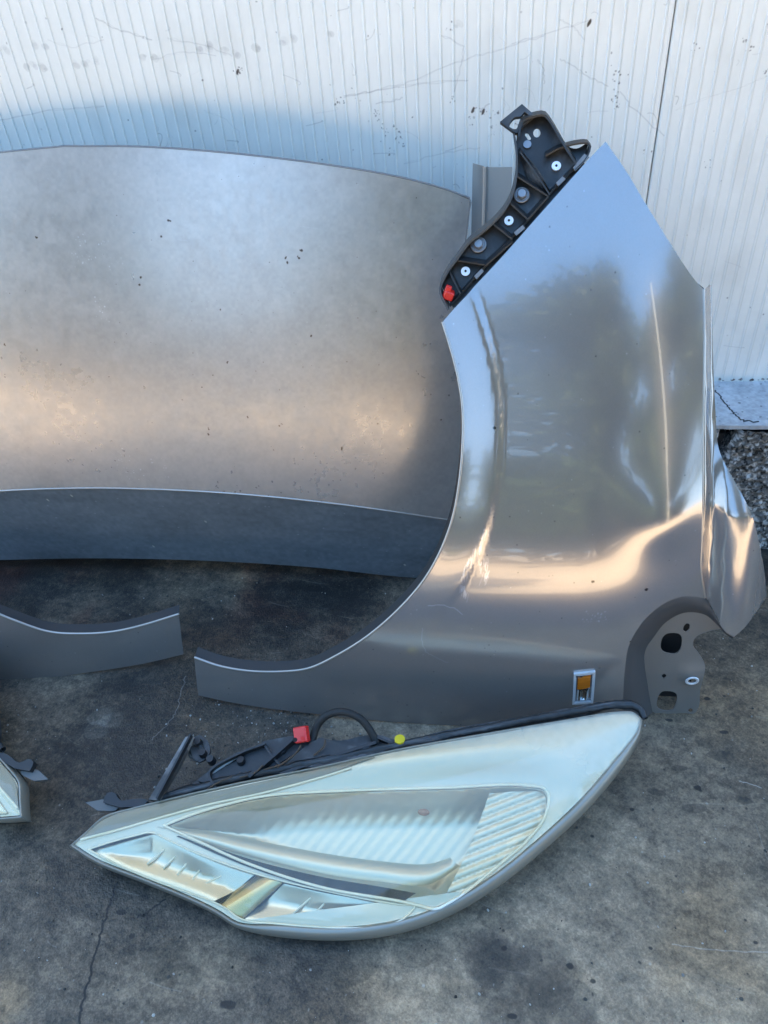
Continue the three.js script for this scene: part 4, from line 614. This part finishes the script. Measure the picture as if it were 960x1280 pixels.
  const stripU = spline([[-0.4586, 0.1261], [-0.3438, 0.0995], [-0.2258, 0.0825], [-0.1454, 0.0765], [-0.0857, 0.0713]], false, 0.01), stripL = spline([[-0.4629, 0.1223], [-0.3415, 0.0873], [-0.2235, 0.0653], [-0.1439, 0.0606], [-0.1025, 0.0585]], false, 0.01);
  part('black_strip', loft([rowOf(stripU, -0.002), rowOf(stripL, 0.006)]), plainBlack, lamp);
  // pale beads round the openings, standing in for edge highlights on the bezel
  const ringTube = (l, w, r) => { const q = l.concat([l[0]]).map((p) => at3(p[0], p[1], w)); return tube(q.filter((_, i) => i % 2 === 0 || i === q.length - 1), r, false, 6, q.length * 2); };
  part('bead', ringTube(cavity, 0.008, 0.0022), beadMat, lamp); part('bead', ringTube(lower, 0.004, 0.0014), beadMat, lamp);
  // lower row: two fluted panels with raised dashes, and a golden step between them
  const panelMat = new THREE.MeshPhysicalMaterial({ color: 0xddd6c8, metalness: 0.85, roughness: 0.22 });
  part('turn_panel', sheet(spline([[-0.5988, 0.0941, 1], [-0.5545, 0.1101], [-0.5057, 0.1252, 1], [-0.4214, 0.0997], [-0.3327, 0.0802, 1], [-0.3615, 0.055], [-0.3877, 0.0379, 1], [-0.475, 0.0564], [-0.5444, 0.0749]], true, 0.006), [], (u, v) => -0.008 - 0.007 * smooth(0, 0.03, distTo(lowRing, u, v)) + 0.003 * Math.sin(u * 30 + v * 20), { ...O, cell: 0.006, th: 0.001 }), panelMat, lamp, 'left silver panel with raised dashes');
  part('turn_panel', sheet(spline([[-0.2864, 0.0704, 1], [-0.2231, 0.0621], [-0.1021, 0.0532, 1], [-0.0859, 0.0555], [-0.101, 0.0378], [-0.128, 0.0264], [-0.1868, 0.0187], [-0.2813, 0.0165], [-0.3371, 0.0184, 1]], true, 0.006), [], (u, v) => -0.008 - 0.007 * smooth(0, 0.03, distTo(lowRing, u, v)) + 0.003 * Math.sin(u * 30 + v * 20), { ...O, cell: 0.006, th: 0.001 }), panelMat, lamp, 'right silver panel with raised dashes');
  const gA = [[-0.3325, 0.0791], [-0.2864, 0.0704]], gB = [[-0.3848, 0.0359], [-0.3383, 0.0183]];
  part('gold_step', loft([[at3(...gA[0], -0.014), at3((gA[0][0] + gA[1][0]) / 2, (gA[0][1] + gA[1][1]) / 2, 0.004), at3(...gA[1], -0.004)], [at3(...gB[0], -0.014), at3((gB[0][0] + gB[1][0]) / 2, (gB[0][1] + gB[1][1]) / 2, 0.004), at3(...gB[1], -0.004)]]), new THREE.MeshStandardMaterial({ color: 0xcbb98f, metalness: 0.95, roughness: 0.18 }), lamp, 'golden chrome step');
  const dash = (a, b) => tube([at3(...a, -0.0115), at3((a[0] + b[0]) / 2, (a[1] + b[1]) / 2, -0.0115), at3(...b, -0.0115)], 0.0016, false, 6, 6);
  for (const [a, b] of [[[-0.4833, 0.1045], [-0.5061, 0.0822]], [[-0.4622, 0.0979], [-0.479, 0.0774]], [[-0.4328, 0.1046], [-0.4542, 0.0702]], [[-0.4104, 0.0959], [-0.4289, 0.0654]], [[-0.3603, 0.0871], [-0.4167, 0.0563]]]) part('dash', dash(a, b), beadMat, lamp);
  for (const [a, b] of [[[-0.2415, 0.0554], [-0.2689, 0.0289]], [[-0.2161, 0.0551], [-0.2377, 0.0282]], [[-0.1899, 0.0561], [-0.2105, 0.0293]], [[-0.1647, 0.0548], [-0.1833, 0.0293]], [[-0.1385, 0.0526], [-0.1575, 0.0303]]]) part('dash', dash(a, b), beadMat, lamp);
  // bulb with amber cap
  const bc = [[-0.0836, 0.1928]][0], bulb = new THREE.SphereGeometry(0.0065, 20, 14); bulb.scale(1.5, 0.9, 0.9);
  part('bulb', tiny(bulb, ...place(bc[0], bc[1], -0.038)), new THREE.MeshPhysicalMaterial({ color: 0xa8704a, roughness: 0.3, clearcoat: 1 }), lamp, 'orange bulb');
  // seal and dirty black housing behind the upper edge
  const sealPts = spline([[-0.5175, 0.1704], [-0.4428, 0.1951], [-0.3418, 0.2241], [-0.2145, 0.2573], [-0.0996, 0.2886], [0.0157, 0.3174], [0.1311, 0.3463], [0.2209, 0.3671], [0.2559, 0.365], [0.2641, 0.3457]], false, 0.015).map((p) => at3(p[0], p[1] + 0.006, -0.004));
  const sealGeo = tube(sealPts, 0.0075, false, 10, 240), sp = sealGeo.attributes.position, sn = sealGeo.attributes.normal;
  for (let i = 0; i < sp.count; i++) { const q = V3(sp.getX(i), sp.getY(i), sp.getZ(i)), d = 0.0028 * perlin.noise(q.x * 45, q.z * 45, q.y * 90) + 0.0016 * perlin.noise(q.x * 160, q.z * 160, 4) - 0.001; sp.setXYZ(i, q.x + d * sn.getX(i), q.y + d * sn.getY(i), q.z + d * sn.getZ(i)); }
  sealGeo.computeVertexNormals();
  part('seal', sealGeo, blackPlastic, lamp, 'black rubber seal along the top edge');
  const flat = (l, w, th = 0.004, mat = blackPlastic, name = 'housing_web', label, cell = 0.02) => part(name, sheet(spline(l, true, 0.008), [], (u, v) => w, { ...O, cell, th, uv: (u, v) => [u / 0.3, v / 0.3] }), mat, lamp, label);
  flat([[-0.4491, 0.1957, 1], [-0.4434, 0.2191], [-0.391, 0.2444], [-0.3346, 0.2742], [-0.2804, 0.2774], [-0.2216, 0.2941], [-0.1689, 0.3065], [-0.1281, 0.2995], [-0.0498, 0.3213], [0.055, 0.346], [0.1597, 0.368], [0.2249, 0.3796, 1], [0.1328, 0.341], [0.0031, 0.3071], [-0.1261, 0.2734], [-0.255, 0.2398], [-0.3836, 0.2062]], -0.02, 0.01, blackPlastic, 'housing_web', 'dirty black housing behind the lens');
  flat([[-0.5199, 0.1729, 1], [-0.4827, 0.2753, 1], [-0.471, 0.2786, 1], [-0.4798, 0.2399], [-0.5038, 0.1727, 1]], 0.01, 0.012, dustyPlastic, 'mounting_arm', 'long tapered black mounting arm');
  part('arm_rib', rib([[-0.4713, 0.2767], [-0.485, 0.23], [-0.503, 0.1723]].map((p) => [p[0], p[1]]), () => 0.01, 0.012, 0.003, place), plainBlack, lamp);
  flat([[-0.631, 0.1641, 1], [-0.6041, 0.1709, 1], [-0.5727, 0.1667], [-0.5753, 0.1566], [-0.607, 0.1533, 1]], -0.005, 0.008, new THREE.MeshStandardMaterial({ color: 0x5c5b59, roughness: 0.55 }), 'mounting_tab', 'grey mounting tab at the tip');
  flat([[-0.5965, 0.1641, 1], [-0.5952, 0.1779], [-0.5824, 0.1812], [-0.5695, 0.1696], [-0.5409, 0.1739], [-0.523, 0.1726], [-0.5277, 0.1649], [-0.5664, 0.1587, 1]], 0.005, 0.012, plainBlack, 'tab_clip');
  const eye = [[-0.469, 0.2595]][0], eg = new THREE.TorusGeometry(0.014, 0.004, 8, 24, 4.6); eg.rotateX(-0.6); eg.rotateZ(0.4);
  part('eyelet', tiny(eg, ...place(eye[0], eye[1], -0.02)), blackPlastic, lamp);
  flat([[-0.4535, 0.2108, 1], [-0.3896, 0.2509], [-0.3543, 0.2821, 1], [-0.2963, 0.2962, 1], [-0.2778, 0.2812, 1], [-0.3457, 0.2328], [-0.4211, 0.2052, 1]], -0.01, 0.02, blackPlastic, 'ballast_box', 'flat black box with a white strip');
  flat([[-0.4363, 0.228, 1], [-0.4009, 0.2549, 1], [-0.3944, 0.25, 1], [-0.4298, 0.2233, 1]], -0.0075, 0.002, new THREE.MeshStandardMaterial({ color: 0x9a9a98, roughness: 0.6 }), 'label_strip', 'blank white strip');
  part('housing_rib', rib([[-0.3648, 0.2189], [-0.3274, 0.257], [-0.2962, 0.2904]].map((p) => [p[0], p[1]]), () => -0.01, 0.018, 0.006, place), plainBlack, lamp);
  part('housing_rib', rib([[-0.3157, 0.227], [-0.2536, 0.2537], [-0.165, 0.2874]].map((p) => [p[0], p[1]]), () => -0.012, 0.014, 0.005, place), plainBlack, lamp);
  flat([[-0.317, 0.2345, 1], [-0.2769, 0.2783], [-0.2557, 0.2901, 1], [-0.2038, 0.2799], [-0.1537, 0.279], [-0.1477, 0.2703, 1], [-0.2264, 0.2477, 1]], 0.0, 0.02, blackPlastic, 'motor_cover', 'black adjuster cover');
  { const p = [[-0.2876, 0.2905]][0], g = new RoundedBoxGeometry(0.024, 0.026, 0.014, 3, 0.003); g.rotateX(-0.9); g.rotateZ(0.35); const hole = new THREE.CylinderGeometry(0.0035, 0.0035, 0.004, 14); hole.translate(-0.002, 0.006, 0.004); part('connector', tiny(g, ...place(p[0], p[1], 0.01)), redPlastic, lamp, 'red plug connector'); const q = place(p[0] - 0.004, p[1] - 0.008, 0.0205); hole.rotateX(0.6); const c2 = hole.clone(); c2.translate(...q); part('connector_hole', c2, darkHole, lamp); }
  const loop = [[-0.2733, 0.2811], [-0.2663, 0.3082], [-0.2493, 0.324], [-0.2229, 0.3295], [-0.1951, 0.3229], [-0.1775, 0.3078], [-0.1652, 0.29]].map((p, i) => at3(p[0], p[1], [-0.01, 0.0, 0.012, 0.018, 0.012, 0.0, -0.012][i]));
  part('cable', tube(loop, 0.0065, false, 10, 60), rubber, lamp, 'thick black cable loop');
  { const p = [[-0.1265, 0.2938]][0], g = new THREE.CylinderGeometry(0.0085, 0.0085, 0.008, 20); part('cap', tiny(g, ...place(p[0], p[1], -0.002)), new THREE.MeshStandardMaterial({ color: 0xc9b21c, roughness: 0.5 }), lamp, 'yellow cap'); }
  flat([[-0.485, 0.1858, 1], [-0.4591, 0.2155], [-0.4407, 0.2322], [-0.3953, 0.2666], [-0.3421, 0.2777], [-0.2622, 0.2931], [-0.1541, 0.2914], [-0.1009, 0.2892, 1], [-0.2291, 0.2452], [-0.3824, 0.2, 1]], -0.024, 0.012, blackPlastic, 'housing_web');
  for (const [l, h] of [[[[-0.4641, 0.1825], [-0.4294, 0.2073], [-0.3807, 0.2179], [-0.3038, 0.2353]], 0.014], [[[-0.417, 0.1993], [-0.4327, 0.2223], [-0.388, 0.256], [-0.3479, 0.2742]], 0.022], [[[-0.3506, 0.274], [-0.3338, 0.2553], [-0.3152, 0.2397]], 0.018], [[[-0.2611, 0.2898], [-0.2451, 0.2697], [-0.2271, 0.2527]], 0.016], [[[-0.2038, 0.2799], [-0.1891, 0.2653], [-0.1805, 0.2581]], 0.016], [[[-0.166, 0.2979], [-0.1256, 0.2871], [-0.074, 0.2953]], 0.014]]) part('housing_rib', rib(spline(l.map((p) => [p[0], p[1]]), false, 0.006), () => -0.018, h, 0.0035, place), blackPlastic, lamp);
  for (const p of [[-0.4658, 0.2726], [-0.4535, 0.2547], [-0.4377, 0.2452], [-0.386, 0.2457], [-0.3197, 0.2679], [-0.2414, 0.2622], [-0.1899, 0.273], [-0.0742, 0.2979], [0.0156, 0.3227]]) { const g = new THREE.CylinderGeometry(0.006, 0.0075, 0.016, 14), hole = new THREE.CylinderGeometry(0.0028, 0.0028, 0.017, 10); g.rotateX(0.3 + rr(-0.3, 0.3)); hole.rotateX(0.3); part('screw_boss', tiny(g, ...place(p[0], p[1], -0.008)), plainBlack, lamp); }
  flat([[-0.4822, 0.2693, 1], [-0.472, 0.2861], [-0.4535, 0.279], [-0.4434, 0.2582], [-0.4564, 0.2416], [-0.4718, 0.2486, 1]], -0.012, 0.006, blackPlastic, 'eye_plate');
  for (const l of [[[-0.4288, 0.1923], [-0.4112, 0.2034], [-0.3902, 0.2122]], [[-0.3797, 0.2129], [-0.3547, 0.222], [-0.3433, 0.2329]], [[-0.2644, 0.2556], [-0.249, 0.2695], [-0.2464, 0.2801]], [[-0.3425, 0.2279], [-0.3148, 0.2372], [-0.2912, 0.2566], [-0.2847, 0.2674]]]) part('wire', tube(l.map((p, i) => at3(p[0], p[1] + 0.004, 0.004 + 0.004 * i)), 0.0014, false, 6, 16), new THREE.MeshStandardMaterial({ color: 0x4a3a2c, roughness: 0.7 }), lamp);
  return lamp;
}
const lampA = makeHeadlamp('large hazy car headlamp with chrome reflectors lying on the concrete in front');
{
  const l = mirrored(lampA, 'car_headlamp', 'second car headlamp at the left edge, only its grey tip and black clip showing');
  for (const n of ['mounting_arm', 'arm_rib', 'eyelet', 'eye_plate', 'screw_boss', 'screw_boss', 'screw_boss']) l.remove(l.getObjectByName(n));   // its arm is broken off
  l.rotation.y = -0.3; l.updateMatrix(); l.position.set(0, 0, 0); l.updateMatrix();
  const tip = [[-0.6368, 0.0961]][0], tipLocal = V3(-(tip[0] + 0.2), H0[1] + tip[1] * sinA, H0[2] - tip[1] * cosA - (D - 0.6)).applyMatrix4(l.matrix);
  const here = [[-0.7266, 0.934]][0];
  l.position.set(here[0] - tipLocal.x, 0, here[1] - tipLocal.z);
}

// ------------------------------------------------------------------ crumbs of grit on the concrete
{
  const stone = new THREE.IcosahedronGeometry(1, 0), n = 2600, m = new THREE.InstancedMesh(stone, new THREE.MeshStandardMaterial({ color: 0xffffff, roughness: 0.95 }), n), d = new THREE.Object3D(), c = new THREE.Color();
  for (let i = 0; i < n; i++) {
    const r = 0.0005 + 0.0022 * Math.pow(rnd(), 4); let x = rr(-0.95, 0.55), z = rr(0.25, 1.3); if (rnd() < 0.35) { x = -0.35 + rr(-0.25, 0.25) * rnd(); z = 0.75 + rr(-0.12, 0.12); }
    d.position.set(x, r * 0.4, z); d.rotation.set(rnd() * 6, rnd() * 6, rnd() * 6); d.scale.set(r, r * rr(0.5, 0.9), r * rr(0.6, 1.2)); d.updateMatrix(); m.setMatrixAt(i, d.matrix);
    const v = rnd() < 0.6 ? rr(0.02, 0.08) : rr(0.15, 0.4); m.setColorAt(i, c.setRGB(v * 1.05, v, v * 0.9));
  }
  m.name = 'grit'; m.castShadow = m.receiveShadow = true; Object.assign(m.userData, { kind: 'stuff', label: 'fine grit and crumbs scattered over the stained concrete', category: 'grit' }); scene.add(m);
}

// ------------------------------------------------------------------ beyond the camera: the sunlit yard whose trees and wall are mirrored in the paint
const leafMat = new THREE.MeshStandardMaterial({ color: 0x46542f, roughness: 0.7, side: THREE.DoubleSide });
function leafShape() {
  const leaf = new THREE.BufferGeometry();
  leaf.setAttribute('position', new THREE.Float32BufferAttribute([0, 0, 0, 0.05, 0.09, 0.015, 0, 0.2, 0, -0.05, 0.09, 0.015], 3)); leaf.setIndex([0, 1, 2, 0, 2, 3]); leaf.computeVertexNormals();
  return leaf;
}
function makeTree(x, z, h, r, label) {
  const tree = thing('tree', label, 'tree', 'trees across the yard mirrored in the paint');
  tree.position.set(x, 0, z);
  const bark = new THREE.MeshStandardMaterial({ color: 0x4a3d30, roughness: 1 });
  const tr = [tube([V3(0, 0, 0), V3(0.1, h * 0.25, 0), V3(-0.05, h * 0.55, 0.1)], 0.16, false, 10, 16)];
  for (let k = 0; k < 6; k++) { const a = k * 1.05; tr.push(tube([V3(0, h * (0.3 + 0.03 * k), 0), V3(Math.cos(a) * r * 0.4, h * 0.55, Math.sin(a) * r * 0.4), V3(Math.cos(a) * r * 0.75, h * 0.72, Math.sin(a) * r * 0.7)], 0.05, false, 6, 10)); }
  part('trunk', tr, bark, tree);
  const clumps = []; for (let k = 0; k < 90; k++) { const a = rnd() * 6.28, q = Math.sqrt(rnd()) * r, y = h * rr(0.12, 0.96); clumps.push(V3(Math.cos(a) * q * (1.25 - 0.8 * y / h), y, Math.sin(a) * q)); }
  const n = 16000, m = new THREE.InstancedMesh(leafShape(), leafMat, n), d = new THREE.Object3D(), c = new THREE.Color();
  for (let i = 0; i < n; i++) {
    const k = clumps[i % clumps.length], s = r * 0.27, v = V3(rr(-1, 1), rr(-1, 1), rr(-1, 1)).normalize().multiplyScalar(s * Math.cbrt(rnd()));
    d.position.copy(k).add(v); d.rotation.set(rnd() * 6, rnd() * 6, rnd() * 6); d.scale.setScalar(rr(1.2, 2.4)); d.updateMatrix(); m.setMatrixAt(i, d.matrix); m.setColorAt(i, c.setHSL(0.24 + rr(-0.03, 0.03), 0.4, rr(0.5, 0.9)));
  }
  m.name = 'crown'; m.userData.kind = 'stuff'; m.castShadow = true; tree.add(m);
}
makeTree(2.1, 8.5, 10.2, 2.6, 'broad tall leafy tree across the yard, mirrored in the fender');
makeTree(8.2, 9, 10, 3.0, 'leafy tree across the yard, mirrored at the right edge of the fender');
makeTree(-3.9, -1.7, 10, 0.6, 'added unseen slim tree behind the white wall, farther left, to shade the yard');  // unseen, placed so its shadow breaks the sunlit strip mirrored in the bonnet
makeTree(-2.65, -1.7, 9.6, 0.5, 'added unseen slimmest tree behind the white wall, to shade the yard');  // second unseen tree added to shade the mirrored yard
makeTree(-5.0, 7.2, 8.5, 1.6, 'slim leafy tree across the yard, mirrored in the bonnet');
{
  const pole = thing('utility_pole', 'pale painted utility pole across the yard, mirrored as a bright streak in the fender', 'pole');
  pole.position.set(4.3, 0, 5.6);
  const g = new THREE.CylinderGeometry(0.05, 0.075, 7, 20); g.translate(0, 3.5, 0); part('shaft', g, new THREE.MeshStandardMaterial({ color: 0xe2dfd6, roughness: 0.6 }), pole);
  const foot = new THREE.CylinderGeometry(0.14, 0.16, 0.12, 20); foot.translate(0, 0.06, 0); part('foot', foot, steel, pole);
  const arm = new THREE.BoxGeometry(0.9, 0.08, 0.08); arm.translate(0, 6.6, 0.07); part('cross_arm', arm, steel, pole);
}
{
  const hedge = thing('hedge', 'dense green hedge across the yard behind the trees, mirrored in the paint', 'hedge');
  hedge.position.set(0, 0, 11);
  const n = 15000, m = new THREE.InstancedMesh(leafShape(), leafMat, n), d = new THREE.Object3D(), c = new THREE.Color();
  for (let i = 0; i < n; i++) {
    const x = rr(-14, 14); d.position.set(x, (2.0 + 0.5 * perlin.noise(x * 0.7, 2, 3)) * Math.sqrt(rnd()), rr(-0.6, 0.6));
    d.rotation.set(rnd() * 6, rnd() * 6, rnd() * 6); d.scale.setScalar(rr(1.4, 2.6)); d.updateMatrix(); m.setMatrixAt(i, d.matrix); m.setColorAt(i, c.setHSL(0.24 + rr(-0.03, 0.03), 0.35, rr(0.4, 0.8)));
  }
  m.name = 'foliage'; m.userData.kind = 'stuff'; m.castShadow = true; hedge.add(m);
}
renderer.render(scene, camera);
